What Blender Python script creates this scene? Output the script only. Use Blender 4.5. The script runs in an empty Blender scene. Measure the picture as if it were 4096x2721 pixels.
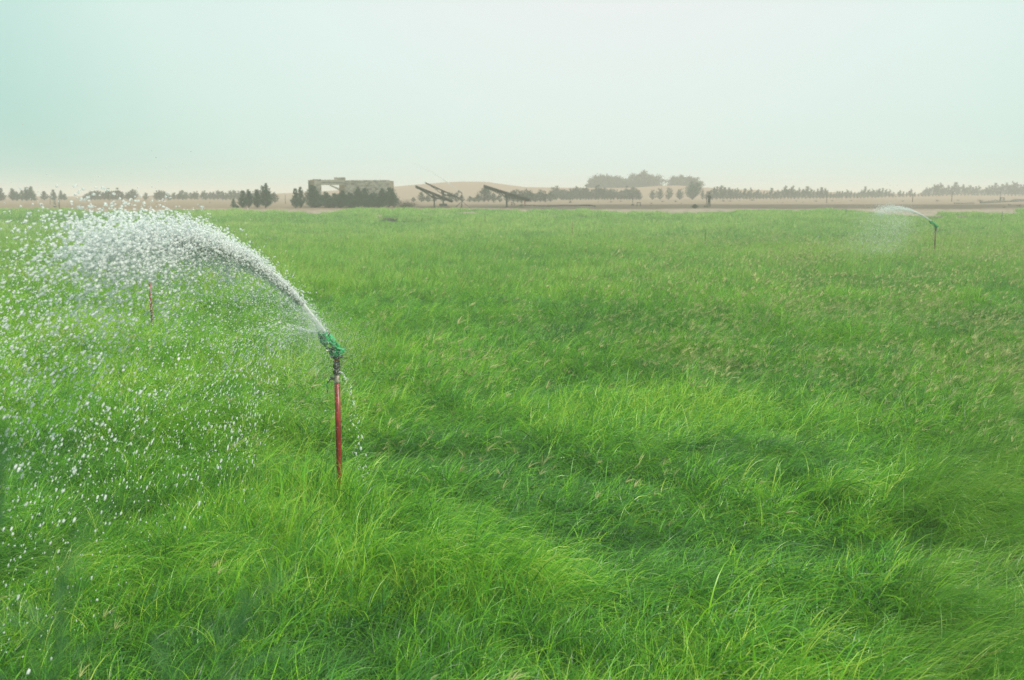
import bpy, bmesh, math, random
import numpy as np
from mathutils import Vector, Matrix, Euler
R = math.radians
rnd = random.Random(7)
rng = np.random.default_rng(11)
scene = bpy.context.scene
C = scene.collection

# ------------------------------------------------------------------ camera
F = 4000.0                      # focal length in pixels of the 4096 wide photograph
CX, CY, HOR = 2048.0, 1360.5, 785.0
PITCH = math.atan((CY - HOR) / F)
CAMZ = 2.85
cam_d = bpy.data.cameras.new('camera')
cam = bpy.data.objects.new('camera', cam_d); C.objects.link(cam)
cam.location = (0, 0, CAMZ); cam.rotation_euler = (R(90) - PITCH, 0, 0)
cam_d.sensor_width = 36; cam_d.lens = 36 * F / 4096; cam_d.clip_end = 5000; cam_d.clip_start = 0.05
cam_d.dof.use_dof = True; cam_d.dof.focus_distance = 9.0; cam_d.dof.aperture_fstop = 2.9
scene.camera = cam

# ------------------------------------------------------------------ light
SUN_EL, SUN_AZ = R(50), R(120)   # azimuth clockwise from +Y (view direction): high on the right
world = bpy.data.worlds.new('World'); scene.world = world; world.use_nodes = True
wt = world.node_tree; wn = wt.nodes; wl = wt.links; wn.clear()
def wnode(t, **k):
    n = wn.new(t)
    for a, b in k.items(): setattr(n, a, b)
    return n
w_out = wnode('ShaderNodeOutputWorld'); w_bg = wnode('ShaderNodeBackground')
w_sky = wnode('ShaderNodeTexSky', sky_type='NISHITA'); w_sky.sun_disc = False
w_sky.sun_elevation = SUN_EL; w_sky.sun_rotation = SUN_AZ; w_sky.dust_density = 4
w_sk = wnode('ShaderNodeVectorMath', operation='SCALE'); w_sk.inputs['Scale'].default_value = 0.10
wl.new(w_sky.outputs[0], w_sk.inputs[0])
w_tc = wnode('ShaderNodeTexCoord')
w_nrm = wnode('ShaderNodeVectorMath', operation='NORMALIZE'); wl.new(w_tc.outputs['Generated'], w_nrm.inputs[0])
def direction(az, el): return (math.sin(R(az))*math.cos(R(el)), math.cos(R(az))*math.cos(R(el)), math.sin(R(el)))
w_dot = wnode('ShaderNodeVectorMath', operation='DOT_PRODUCT'); wl.new(w_nrm.outputs[0], w_dot.inputs[0])
w_dot.inputs[1].default_value = direction(6, 26)           # centre of the broad bright veil round the hidden sun
w_ac = wnode('ShaderNodeMath', operation='ARCCOSINE'); wl.new(w_dot.outputs['Value'], w_ac.inputs[0])
w_mr = wnode('ShaderNodeMapRange'); w_mr.inputs['From Min'].default_value = 0; w_mr.inputs['From Max'].default_value = R(60)
wl.new(w_ac.outputs[0], w_mr.inputs['Value'])
w_ramp = wnode('ShaderNodeValToRGB'); wl.new(w_mr.outputs[0], w_ramp.inputs[0])
def srgb(r, g, b):
    f = lambda c: (c/255)/12.92 if c/255 <= 0.04045 else ((c/255+0.055)/1.055)**2.4
    return (f(r), f(g), f(b), 1)
cr = w_ramp.color_ramp
stops = [(0.0, srgb(241, 238, 238)), (0.22, srgb(237, 239, 238)), (0.38, srgb(225, 241, 236)), (0.50, srgb(213, 237, 229)),
         (0.63, srgb(178, 219, 209)), (1.0, srgb(174, 208, 204))]
cr.elements[0].position = stops[0][0]; cr.elements[0].color = stops[0][1]
cr.elements[1].position = stops[-1][0]; cr.elements[1].color = stops[-1][1]
for p, c in stops[1:-1]:
    e = cr.elements.new(p); e.color = c
w_mix = wnode('ShaderNodeMix', data_type='RGBA', blend_type='MIX'); w_mix.inputs[0].default_value = 0.90
wl.new(w_sk.outputs[0], w_mix.inputs[6]); wl.new(w_ramp.outputs[0], w_mix.inputs[7])
w_bg.inputs['Strength'].default_value = 0.94
wl.new(w_mix.outputs[2], w_bg.inputs['Color']); wl.new(w_bg.outputs[0], w_out.inputs['Surface'])

sun_d = bpy.data.lights.new('sun', 'SUN'); sun_d.energy = 4.3; sun_d.angle = R(9); sun_d.color = (1.0, 0.93, 0.82)
sun = bpy.data.objects.new('sun', sun_d); C.objects.link(sun)
sd = Vector((math.sin(SUN_AZ)*math.cos(SUN_EL), math.cos(SUN_AZ)*math.cos(SUN_EL), math.sin(SUN_EL)))
sun.rotation_euler = sd.to_track_quat('Z', 'Y').to_euler()
scene.view_settings.view_transform = 'Standard'; scene.view_settings.look = 'None'
scene.view_settings.gamma = 1; scene.view_settings.exposure = 0.24
scene.view_settings.use_curve_mapping = False
cy = scene.cycles
cy.max_bounces = 8; cy.diffuse_bounces = 5; cy.glossy_bounces = 2; cy.transmission_bounces = 3; cy.transparent_max_bounces = 32
cy.volume_bounces = 1; cy.use_denoising = True; cy.denoiser = 'OPENIMAGEDENOISE'; cy.denoising_input_passes = 'RGB_ALBEDO_NORMAL'; cy.denoising_prefilter = 'NONE'

# ------------------------------------------------------------------ helpers
def ray(px, py, Y):
    """world point seen at photograph pixel (px, py) at forward distance Y"""
    r = Vector((0, math.cos(PITCH), -math.sin(PITCH))) + (px-CX)/F*Vector((1, 0, 0)) - (py-CY)/F*Vector((0, math.sin(PITCH), math.cos(PITCH)))
    return Vector((0, 0, CAMZ)) + r*(Y/r.y)

def tag(o, label=None, cat=None, group=None, kind=None):
    if label: o['label'] = label
    if cat: o['category'] = cat
    if group: o['group'] = group
    if kind: o['kind'] = kind
    return o
def empty(name, loc=(0, 0, 0), rz=0, label=None, cat=None, group=None):
    o = bpy.data.objects.new(name, None); C.objects.link(o); o.location = loc; o.rotation_euler = (0, 0, rz)
    o.empty_display_size = 0.2
    return tag(o, label, cat, group)
def link(name, me, parent=None, mats=None, loc=None, link_to=None):
    o = bpy.data.objects.new(name, me); (link_to or C).objects.link(o)
    if mats is not None and not me.materials:
        for m in (mats if isinstance(mats, (list, tuple)) else [mats]): me.materials.append(m)
    if parent: o.parent = parent
    if loc is not None: o.location = loc
    return o
def bm_obj(name, bm, m, parent=None, smooth=False, link_to=None, loc=None):
    me = bpy.data.meshes.new(name); bm.to_mesh(me); bm.free()
    if smooth: me.shade_smooth()
    return link(name, me, parent, m, loc, link_to)
def np_mesh(name, V, Fq, smooth=False, attrs=None):
    """quads or triangles given as numpy arrays"""
    me = bpy.data.meshes.new(name); V = np.asarray(V, np.float32); Fq = np.asarray(Fq, np.int32)
    k = Fq.shape[1]
    me.vertices.add(len(V)); me.vertices.foreach_set('co', V.ravel())
    me.loops.add(Fq.size); me.loops.foreach_set('vertex_index', Fq.ravel())
    me.polygons.add(len(Fq)); me.polygons.foreach_set('loop_start', np.arange(0, Fq.size, k, dtype=np.int32))
    if smooth: me.polygons.foreach_set('use_smooth', np.ones(len(Fq), bool))
    me.update(calc_edges=True)
    for nm, a in (attrs or {}).items():
        at = me.attributes.new(nm, 'FLOAT', 'POINT'); at.data.foreach_set('value', np.asarray(a, np.float32))
    return me
def add_box(bm, c, s, rot=None, bev=0.0):
    M = Matrix.Translation(Vector(c)) @ (rot.to_4x4() if rot is not None else Matrix.Identity(4)) @ Matrix.Diagonal((*s, 1))
    r = bmesh.ops.create_cube(bm, size=1, matrix=M)
    if bev > 0:
        es = {e for v in r['verts'] for e in v.link_edges}
        bmesh.ops.bevel(bm, geom=list(es), offset=bev, segments=2, affect='EDGES')
def add_tube(bm, pts, rads, n=12, caps=True):
    pts = [Vector(p) for p in pts]; rings = []
    if not isinstance(rads, (list, tuple)): rads = [rads]*len(pts)
    a = None
    for i, p in enumerate(pts):
        t = (pts[min(i+1, len(pts)-1)] - pts[max(i-1, 0)]).normalized()
        if a is None:
            a = t.orthogonal().normalized()
        a = (a - t*a.dot(t)).normalized(); b = t.cross(a)
        rings.append([bm.verts.new(p + (a*math.cos(2*math.pi*k/n) + b*math.sin(2*math.pi*k/n))*rads[i]) for k in range(n)])
    for i in range(len(rings)-1):
        for k in range(n):
            bm.faces.new((rings[i][k], rings[i][(k+1) % n], rings[i+1][(k+1) % n], rings[i+1][k]))
    if caps and n > 2:
        bm.faces.new(rings[0][::-1]); bm.faces.new(rings[-1])
def add_lathe(bm, prof, n=24, M=None):
    """prof: (radius, z) pairs, revolved round Z"""
    rings = []
    for r, z in prof:
        rings.append([bm.verts.new((r*math.cos(2*math.pi*k/n), r*math.sin(2*math.pi*k/n), z)) for k in range(n)])
    for i in range(len(rings)-1):
        for k in range(n):
            bm.faces.new((rings[i][k], rings[i][(k+1) % n], rings[i+1][(k+1) % n], rings[i+1][k]))
    bm.faces.new(rings[0][::-1]); bm.faces.new(rings[-1])
    if M is not None:
        bmesh.ops.transform(bm, matrix=M, verts=[v for r in rings for v in r])

# value noise in numpy
_tab = rng.random((256, 256))
def vnoise(x, y, s=1.0, seed=0):
    x = np.asarray(x, float)/s + 37.3*seed; y = np.asarray(y, float)/s + 91.7*seed
    xi = np.floor(x).astype(int); yi = np.floor(y).astype(int); fx = x-xi; fy = y-yi
    fx = fx*fx*(3-2*fx); fy = fy*fy*(3-2*fy)
    g = lambda a, b: _tab[a % 256, b % 256]
    return (g(xi, yi)*(1-fx)+g(xi+1, yi)*fx)*(1-fy) + (g(xi, yi+1)*(1-fx)+g(xi+1, yi+1)*fx)*fy
def fbm(x, y, s=1.0, seed=0, o=3):
    v = 0; a = 0.5; t = 0
    for i in range(o):
        v = v + a*vnoise(x, y, s/2**i, seed+i*3+1); t += a; a *= 0.5
    return v/t

# ------------------------------------------------------------------ terrain height
_D = [0, 50, 65, 80, 100, 112, 125, 145, 180, 230, 300, 500, 3000]
_Z = [0, 0, .12, .35, .92, 1.32, 1.57, 1.72, 1.86, 2.12, 2.34, 2.55, 2.6]
CREST = [(-4000, 790), (-200, 788), (300, 787), (700, 783), (1000, 779), (1120, 776), (1250, 770), (1560, 750), (1690, 739), (1790, 731),
         (1850, 729), (1950, 730), (2030, 741), (2100, 750), (2300, 753), (2480, 754), (2560, 750), (2640, 745), (2700, 744), (2780, 750),
         (2900, 758), (3200, 767), (3500, 775), (3900, 780), (4300, 782), (8000, 785)]
_cx = np.array([c[0] for c in CREST]); _cz = np.array([(HOR-c[1])/F for c in CREST])
RID = 330.0
def ground(x, y):
    x = np.asarray(x, float); y = np.asarray(y, float)
    d = np.where(y > 0, np.hypot(x*0.35, y), np.hypot(x*.35, y))
    z = np.interp(d, _D, _Z)
    yy = np.maximum(y, 1.0)
    u = CX + F*math.cos(PITCH)*x/yy
    crest = CAMZ + np.interp(u, _cx, _cz)*RID*1.0 - 2.34
    crest = np.maximum(crest, 0)
    prof = np.where(y < RID, np.clip((y-255)/(RID-255), 0, 1), np.clip(1-(y-RID)/220, 0, 1))
    prof = prof*prof*(3-2*prof)
    z = z + np.where(y > 60, crest*prof, 0)
    far = np.clip((y-150)/100, 0, 1)
    z = z + far*(fbm(x, y, 14, 5)-.5)*.25
    near = np.clip((100-y)/30, 0, 1)
    z = z + near*(fbm(x, y, 5.0, 2)-.5)*.22 + (fbm(x, y, 1.6, 8, 2)-.5)*.06
    return z
def gz(x, y): return float(ground(x, y))
def on_ground(px, Y):
    x = (px-CX)/F*Y*1.0/math.cos(PITCH)*1.0
    # (at the horizon the forward factor is close to 1/cos)
    return Vector((x*math.cos(PITCH)*1.0, Y, gz(x, Y)))

# ------------------------------------------------------------------ materials
def material(name):
    m = bpy.data.materials.new(name); m.use_nodes = True
    nt = m.node_tree; nt.nodes.clear()
    return m, nt
class NB:
    def __init__(s, name): s.m, s.nt = material(name)
    def n(s, t, ins=None, **k):
        nd = s.nt.nodes.new(t)
        for a, b in k.items(): setattr(nd, a, b)
        for a, b in (ins or {}).items():
            if isinstance(b, bpy.types.NodeSocket): s.nt.links.new(b, nd.inputs[a])
            else: nd.inputs[a].default_value = b
        return nd
    def noise(s, scale, detail=4, vec=None, rough=.55):
        ins = {'Scale': scale, 'Detail': detail, 'Roughness': rough}
        if vec is not None: ins['Vector'] = vec
        return s.n('ShaderNodeTexNoise', ins).outputs['Fac']
    def ramp(s, fac, stops):
        nd = s.n('ShaderNodeValToRGB', {0: fac}); e = nd.color_ramp.elements
        e[0].position, e[0].color = stops[0][0], (*stops[0][1][:3], 1); e[1].position, e[1].color = stops[-1][0], (*stops[-1][1][:3], 1)
        for p, c in stops[1:-1]:
            q = e.new(p); q.color = (*c[:3], 1)
        return nd.outputs['Color']
    def mix(s, fac, a, b, blend='MIX'):
        nd = s.nt.nodes.new('ShaderNodeMix'); nd.data_type = 'RGBA'; nd.blend_type = blend
        for i, v in ((0, fac), (6, a), (7, b)):
            if isinstance(v, bpy.types.NodeSocket): s.nt.links.new(v, nd.inputs[i])
            else: nd.inputs[i].default_value = v if i == 0 else (*v[:3], 1)
        return nd.outputs[2]
    def math(s, op, a, b=0.0, c=None, clamp=False):
        ins = {0: a, 1: b}
        if c is not None: ins[2] = c
        return s.n('ShaderNodeMath', ins, operation=op, use_clamp=clamp).outputs[0]
    def out(s, shader, disp=None):
        s.n('ShaderNodeOutputMaterial', {'Surface': shader}); return s.m
    def bsdf(s, col, rough=.7, metal=0.0, spec=.4, bump=None, bstr=.3, bdist=.01, **kw):
        ins = {'Base Color': col if isinstance(col, bpy.types.NodeSocket) else (*col[:3], 1), 'Roughness': rough, 'Metallic': metal, 'Specular IOR Level': spec}
        ins.update(kw)
        if bump is not None:
            ins['Normal'] = s.n('ShaderNodeBump', {'Height': bump, 'Strength': bstr, 'Distance': bdist}).outputs[0]
        return s.n('ShaderNodeBsdfPrincipled', ins).outputs[0]
    def obj(s): return s.n('ShaderNodeTexCoord').outputs['Object']
    def geo(s): return s.n('ShaderNodeNewGeometry')

def worn(name, base, dark, rough=.6, metal=0.0, scale=14, amt=(.45, .7), bstr=.25):
    b = NB(name); v = b.obj(); f = b.noise(scale, 6, v, .65)
    c = b.ramp(f, [(amt[0], base), (amt[1], dark)])
    return b.out(b.bsdf(c, rough, metal, bump=f, bstr=bstr, bdist=.004))
M = {}
# red painted steel riser with rusty dark streaks and limescale spots
b = NB('red_rusty_paint'); v = b.obj()
mp = b.n('ShaderNodeMapping', {'Vector': v, 'Scale': (1, 1, .18)}).outputs[0]
st = b.noise(60, 5, mp, .7); sp = b.noise(160, 3, v, .6)
c = b.ramp(st, [(.38, (.27, .022, .012)), (.54, (.18, .018, .011)), (.62, (.10, .028, .016)), (.8, (.05, .022, .015))])
sp2 = b.ramp(sp, [(.62, (0, 0, 0)), (.72, (1, 1, 1))])
c = b.mix(sp2, c, (.34, .26, .22))
M['red'] = b.out(b.bsdf(c, .42, 0, .5, bump=st, bstr=.3, bdist=.002))
M['green_paint'] = worn('green_painted_cast_metal', (.014, .34, .10), (.02, .12, .055), .3, 0, 22, (.5, .72))
M['dark_metal'] = worn('dark_wet_metal', (.055, .065, .055), (.17, .16, .13), .35, .5, 40, (.45, .62))
M['galv'] = worn('stained_galvanised_pipe', (.30, .27, .19), (.12, .11, .08), .5, .2, 30, (.4, .66))
M['brass'] = worn('orange_ring', (.45, .22, .06), (.25, .12, .04), .4, .4, 30)
M['brown_pipe'] = worn('rusty_brown_pipe', (.14, .055, .035), (.07, .05, .04), .6, 0, 14)
M['steel'] = worn('grey_spring_steel', (.35, .35, .33), (.12, .11, .1), .35, .7, 50)
M['grey_green'] = worn('green_grey_steel', (.055, .065, .052), (.085, .085, .068), .6, .2, 3)
M['post'] = worn('weathered_post', (.055, .045, .035), (.10, .08, .06), .8, 0, 8)
M['teal_pipe'] = worn('teal_plastic_pipe', (.018, .07, .075), (.03, .05, .05), .5, 0, 6)
M['concrete'] = worn('dusty_concrete', (.10, .10, .075), (.055, .055, .045), .9, 0, 5)
M['tubing'] = worn('green_tubing', (.01, .13, .09), (.02, .06, .05), .4, 0, 5)
M['hose'] = worn('black_hose', (.016, .02, .018), (.04, .035, .03), .7, 0, 3)
M['wood'] = worn('weathered_wood', (.07, .055, .042), (.035, .03, .025), .9, 0, 20)
# solar module: dark cells
b = NB('solar_glass'); v = b.obj()
br = b.n('ShaderNodeTexBrick', {'Vector': v, 'Color1': (.012, .018, .03, 1), 'Color2': (.016, .022, .036, 1), 'Mortar': (.10, .10, .10, 1),
     'Scale': 1.0, 'Mortar Size': .006, 'Brick Width': .16, 'Row Height': .16}, offset=0.0)
M['solar'] = b.out(b.bsdf(br.outputs[0], .35, 0, .4))
M['backsheet'] = worn('panel_backsheet', (.24, .22, .18), (.16, .15, .12), .8, 0, 4)
# masonry
b = NB('sandy_blocks'); v = b.obj(); oi = b.n('ShaderNodeObjectInfo').outputs['Random']
f = b.noise(7, 5, v, .6)
c0 = b.ramp(oi, [(0, (.20, .18, .145)), (.25, (.31, .285, .235)), (.7, (.38, .35, .29)), (1, (.44, .40, .34))])
c = b.mix(b.ramp(f, [(.45, (0, 0, 0)), (.72, (.55, .55, .55))]), c0, (.13, .115, .085))
M['block'] = b.out(b.bsdf(c, .95, 0, .15, bump=f, bstr=.6, bdist=.03))
b = NB('rough_mortar'); v = b.obj(); f = b.noise(3.5, 6, v, .65)
c = b.ramp(f, [(.35, (.26, .215, .155)), (.6, (.17, .145, .105)), (.8, (.085, .075, .055))])
M['mortar'] = b.out(b.bsdf(c, .95, 0, .15, bump=f, bstr=.5, bdist=.03))
b = NB('cast_concrete_beam'); v = b.obj(); f = b.noise(2.5, 6, v, .65)
c = b.ramp(f, [(.35, (.40, .37, .29)), (.7, (.22, .215, .17))])
M['beam'] = b.out(b.bsdf(c, .9, 0, .2, bump=f, bstr=.4, bdist=.02))

# ground: damp soil below the grass, dark damp track, tan sand and dunes
b = NB('sand_and_soil'); g = b.geo(); P = g.outputs['Position']
sx = b.n('ShaderNodeSeparateXYZ', {0: P}); X, Y = sx.outputs[0], sx.outputs[1]
nA = b.noise(.07, 4, P); nB = b.noise(.9, 5, P, .65); nC = b.noise(6, 5, P, .7)
stretch = b.n('ShaderNodeMapping', {'Vector': P, 'Scale': (.05, .5, .5)}).outputs[0]; nS = b.noise(1.0, 5, stretch, .65)
Yw = b.math('ADD', Y, b.math('MULTIPLY', b.math('SUBTRACT', nA, .5), 14))
sand = b.ramp(nB, [(.3, (.20, .145, .10)), (.55, (.265, .192, .135)), (.75, (.31, .235, .17))])
sand = b.mix(b.ramp(nS, [(.45, (0, 0, 0)), (.7, (.55, .55, .55))]), sand, (.14, .104, .074))
dune = b.ramp(nB, [(.3, (.24, .155, .10)), (.7, (.28, .185, .12))])
damp = b.ramp(nC, [(.3, (.070, .055, .040)), (.7, (.118, .094, .070))])
salt = b.ramp(nB, [(.35, (.18, .15, .11)), (.6, (.34, .29, .235))])
soil = b.ramp(nC, [(.3, (.010, .018, .007)), (.7, (.026, .036, .014))])
def band(v, a, c): return b.n('ShaderNodeMapRange', {'Value': v, 'From Min': a, 'From Max': c}).outputs[0]
right = band(X, -18, 2)
dark_far = b.math('SUBTRACT', 1.0, band(Yw, 139, 145)); dark_near = band(Yw, 113, 118)
dk = b.math('MULTIPLY', b.math('MULTIPLY', dark_far, dark_near), b.math('ADD', b.math('MULTIPLY', right, .8), .15))
c = b.mix(band(Y, 225, 300), sand, dune)
c = b.mix(dk, c, damp)
near_edge = b.math('SUBTRACT', 1.0, band(Yw, 110, 117))
c = b.mix(b.math('MULTIPLY', near_edge, .8), c, salt)
c = b.mix(b.math('SUBTRACT', 1.0, band(Yw, 95, 101)), c, soil)
M['ground'] = b.out(b.bsdf(c, .95, 0, .1, bump=nC, bstr=.5, bdist=.05))

def foliage(name, cols, tip=None, trans=.35, rough=.5, spec=.3, inst=False, dry=(.34, .27, .11), bluish=(.03, .12, .05)):
    b = NB(name)
    r = b.n('ShaderNodeAttribute', attribute_name='bl').outputs['Fac']
    t = b.n('ShaderNodeAttribute', attribute_name='bt').outputs['Fac']
    if inst:
        tint = b.n('ShaderNodeAttribute', attribute_name='tint', attribute_type='INSTANCER').outputs['Fac']
        x = b.math('ADD', b.math('MULTIPLY', r, .80), b.math('MULTIPLY', b.math('SUBTRACT', tint, .38), 1.1), clamp=True)
    else:
        oi = b.n('ShaderNodeObjectInfo').outputs['Random']
        x = b.math('ADD', b.math('MULTIPLY', r, .7), b.math('MULTIPLY', oi, .3), clamp=True)
    c = b.ramp(x, [(i/(len(cols)-1), k) for i, k in enumerate(cols)])
    if tip is not None:
        c = b.mix(b.math('MULTIPLY', b.math('POWER', t, 2.5), .35), c, tip)
        c = b.mix(b.math('GREATER_THAN', r, .98), c, dry)
    p = b.bsdf(c, rough, 0, spec)
    tr = b.n('ShaderNodeBsdfTranslucent', {'Color': b.mix(.35, c, (.27, .56, .03)) if inst else c}).outputs[0]
    return b.out(b.n('ShaderNodeMixShader', {0: trans, 1: p, 2: tr}).outputs[0])
GREENS = [(.010, .085, .022), (.050, .24, .032), (.152, .46, .028), (.28, .58, .020), (.47, .62, .10)]
M['grass'] = foliage('long_green_grass', GREENS, (.22, .44, .09), .43, .38, .38, True)
M['grass_lodged'] = foliage('olive_lodged_grass', [(.020, .105, .016), (.055, .22, .020), (.115, .34, .020), (.20, .47, .024), (.36, .54, .08)], (.22, .36, .08), .42, .4, .45, True)
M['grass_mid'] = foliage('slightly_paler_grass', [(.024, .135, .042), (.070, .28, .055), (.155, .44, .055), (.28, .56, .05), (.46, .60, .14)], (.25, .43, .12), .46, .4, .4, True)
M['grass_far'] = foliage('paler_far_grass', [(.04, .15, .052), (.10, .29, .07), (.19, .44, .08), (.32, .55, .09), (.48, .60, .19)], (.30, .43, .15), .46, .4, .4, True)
M['seed'] = foliage('dry_tan_seed_heads', [(.24, .36, .10), (.42, .46, .18), (.56, .53, .26)], None, .3, .6, .2)
M['needles'] = foliage('dark_needle_foliage', [(.014, .046, .024), (.026, .074, .036), (.045, .10, .048)], None, .22, .7, .15)
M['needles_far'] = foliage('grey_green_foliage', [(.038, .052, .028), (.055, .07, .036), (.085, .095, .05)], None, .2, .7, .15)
M['acacia'] = foliage('olive_brown_foliage', [(.045, .050, .024), (.07, .072, .034), (.10, .095, .05)], None, .2, .7, .15)
M['dry_twig'] = foliage('dry_twigs', [(.10, .075, .05), (.17, .13, .09), (.23, .18, .12)], None, .1, .8, .1)
M['soft_plant'] = foliage('soft_green_foliage', [(.07, .20, .07), (.11, .27, .09), (.17, .33, .12)], None, .4, .5, .3)
M['bark'] = worn('grey_brown_bark', (.09, .07, .05), (.05, .04, .03), .9, 0, 6)
# aerated water
b = NB('aerated_water')
p = b.bsdf((1, 1, 1), .2, 0, .8)
tr = b.n('ShaderNodeBsdfTranslucent', {'Color': (1, 1, 1, 1)}).outputs[0]
mx = b.n('ShaderNodeMixShader', {0: .6, 1: p, 2: tr}).outputs[0]
fr = b.n('ShaderNodeLayerWeight', {'Blend': .35}).outputs['Facing']
gl = b.n('ShaderNodeBsdfTransparent', {'Color': (.93, .97, .96, 1)}).outputs[0]
M['water'] = b.out(b.n('ShaderNodeMixShader', {0: b.math('ADD', b.math('MULTIPLY', fr, .45), .30), 1: mx, 2: gl}).outputs[0])
b = NB('white_water')
p = b.bsdf((.98, .98, .98), .35, 0, .5); tr = b.n('ShaderNodeBsdfTranslucent', {'Color': (1, 1, 1, 1)}).outputs[0]
M['white_water'] = b.out(b.n('ShaderNodeMixShader', {0: .45, 1: p, 2: tr}).outputs[0])
b = NB('fine_water_haze')
tr = b.n('ShaderNodeBsdfTranslucent', {'Color': (.9, .93, .93, 1)}).outputs[0]
df = b.n('ShaderNodeBsdfDiffuse', {'Color': (.9, .93, .93, 1)}).outputs[0]
mx = b.n('ShaderNodeMixShader', {0: .5, 1: df, 2: tr}).outputs[0]
gl = b.n('ShaderNodeBsdfTransparent', {'Color': (1, 1, 1, 1)}).outputs[0]
M['mist'] = b.out(b.n('ShaderNodeMixShader', {0: .45, 1: mx, 2: gl}).outputs[0])

# ------------------------------------------------------------------ ground sheet
az = np.concatenate([np.linspace(-180, -42, 40)[:-1], np.linspace(-42, 42, 340), np.linspace(42, 180, 40)[1:]])
rad = np.concatenate([[0.0], np.linspace(.6, 24, 90), np.geomspace(24.5, 200, 150), np.linspace(203, 560, 110), np.geomspace(600, 2600, 24)])
A, Rr = np.meshgrid(np.radians(az), rad)
gx, gy = np.sin(A)*Rr, np.cos(A)*Rr
V = np.stack([gx, gy, ground(gx, gy)], -1).reshape(-1, 3)
nr, na = len(rad), len(az)
ii = (np.arange(nr-1)[:, None]*na + np.arange(na-1)[None]).ravel()
Fq = np.stack([ii, ii+1, ii+na+1, ii+na], 1)[:, ::-1]
me = np_mesh('sand_ground', V, Fq, True)
go = link('sand_ground', me, None, M['ground']); tag(go, kind='structure')

# ------------------------------------------------------------------ instancing on points (grass, seed heads, water droplets)
def proto_collection(name, meshes):
    col = bpy.data.collections.new(name)
    for i, me in enumerate(meshes):
        col.objects.link(bpy.data.objects.new('%s_%02d' % (name, i), me))
    return col
def scatter(name, col, pos, rot, scl, idx, tint, parent=None):
    n = len(pos); me = bpy.data.meshes.new(name); me.vertices.add(n)
    me.vertices.foreach_set('co', np.asarray(pos, np.float32).ravel())
    for nm, a, ty, key in (('rot', rot, 'FLOAT_VECTOR', 'vector'), ('scl', scl, 'FLOAT_VECTOR', 'vector'), ('pick', idx, 'INT', 'value'), ('tint', tint, 'FLOAT', 'value')):
        at = me.attributes.new(nm, ty, 'POINT'); at.data.foreach_set(key, np.asarray(a, np.int32 if ty == 'INT' else np.float32).ravel())
    o = bpy.data.objects.new(name, me); C.objects.link(o)
    if parent: o.parent = parent
    ng = bpy.data.node_groups.new(name, 'GeometryNodeTree')
    ng.interface.new_socket('Geometry', in_out='INPUT', socket_type='NodeSocketGeometry')
    ng.interface.new_socket('Geometry', in_out='OUTPUT', socket_type='NodeSocketGeometry')
    N = ng.nodes; L = ng.links
    gi = N.new('NodeGroupInput'); gout = N.new('NodeGroupOutput')
    iop = N.new('GeometryNodeInstanceOnPoints'); ci = N.new('GeometryNodeCollectionInfo')
    ci.inputs['Collection'].default_value = col; ci.inputs['Separate Children'].default_value = True; ci.inputs['Reset Children'].default_value = True
    L.new(gi.outputs[0], iop.inputs['Points']); L.new(ci.outputs[0], iop.inputs['Instance']); iop.inputs['Pick Instance'].default_value = True
    def attr(nm, ty):
        a = N.new('GeometryNodeInputNamedAttribute'); a.data_type = ty; a.inputs['Name'].default_value = nm
        return [s for s in a.outputs if s.enabled and s.name == 'Attribute'][0]
    L.new(attr('pick', 'INT'), iop.inputs['Instance Index'])
    e2r = N.new('FunctionNodeEulerToRotation'); L.new(attr('rot', 'FLOAT_VECTOR'), e2r.inputs[0]); L.new(e2r.outputs[0], iop.inputs['Rotation'])
    L.new(attr('scl', 'FLOAT_VECTOR'), iop.inputs['Scale'])
    L.new(iop.outputs[0], gout.inputs[0])
    md = o.modifiers.new('scatter', 'NODES'); md.node_group = ng
    return o

# ------------------------------------------------------------------ grass clumps
def blades(n, radius, hlen, width, segs, lean, droop, spread, wind=1.0, curl=.3, r=None, hvar=.35):
    """numpy bundle of curved tapering blades. lean: outward/forward angle at the base, droop: extra bending to the tip;
    all blades lean mostly to +x (wind) with the given angular spread"""
    r = r or rng
    a0 = r.uniform(0, 2*np.pi, n); rr = radius*np.sqrt(r.random(n))
    base = np.stack([rr*np.cos(a0), rr*np.sin(a0), np.zeros(n)], 1)
    az = r.normal(0, spread, n)
    L = hlen*(1-hvar+2*hvar*r.random(n)); th0 = np.abs(r.normal(lean, .18, n)); dr = droop*(.5+r.random(n))
    cz = r.normal(0, curl, n); w = width*(.6+.8*r.random(n)); face = r.uniform(0, np.pi, n)
    p = base.copy(); rows = []
    for k in range(segs+1):
        t = k/segs
        th = th0 + dr*t**1.5; a = az + cz*t
        d = np.stack([np.sin(th)*np.cos(a), np.sin(th)*np.sin(a), np.cos(th)], 1)
        side = np.stack([-np.sin(a+face*.0), np.cos(a), np.zeros(n)], 1)
        up = np.cross(d, side); tw = face*.5
        s = side*np.cos(tw)[:, None] + up*np.sin(tw)[:, None]
        ww = (w*(1-t**1.7)*.5 + w*.03)[:, None]
        rows.append((p - s*ww, p + s*ww))
        p = p + d*(L/segs)[:, None]
    Vv = np.stack([np.stack(rw, 1) for rw in rows], 1)           # n, segs+1, 2, 3
    V = Vv.reshape(-1, 3)
    k = np.arange(segs); b = np.arange(n)[:, None]*(segs+1)*2
    i0 = (b + k[None]*2).ravel()
    Fq = np.stack([i0, i0+1, i0+3, i0+2], 1)
    bl = np.repeat(r.random(n), (segs+1)*2); bt = np.tile(np.repeat(np.arange(segs+1)/segs, 2), n)
    return V, Fq, bl, bt, p
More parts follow.
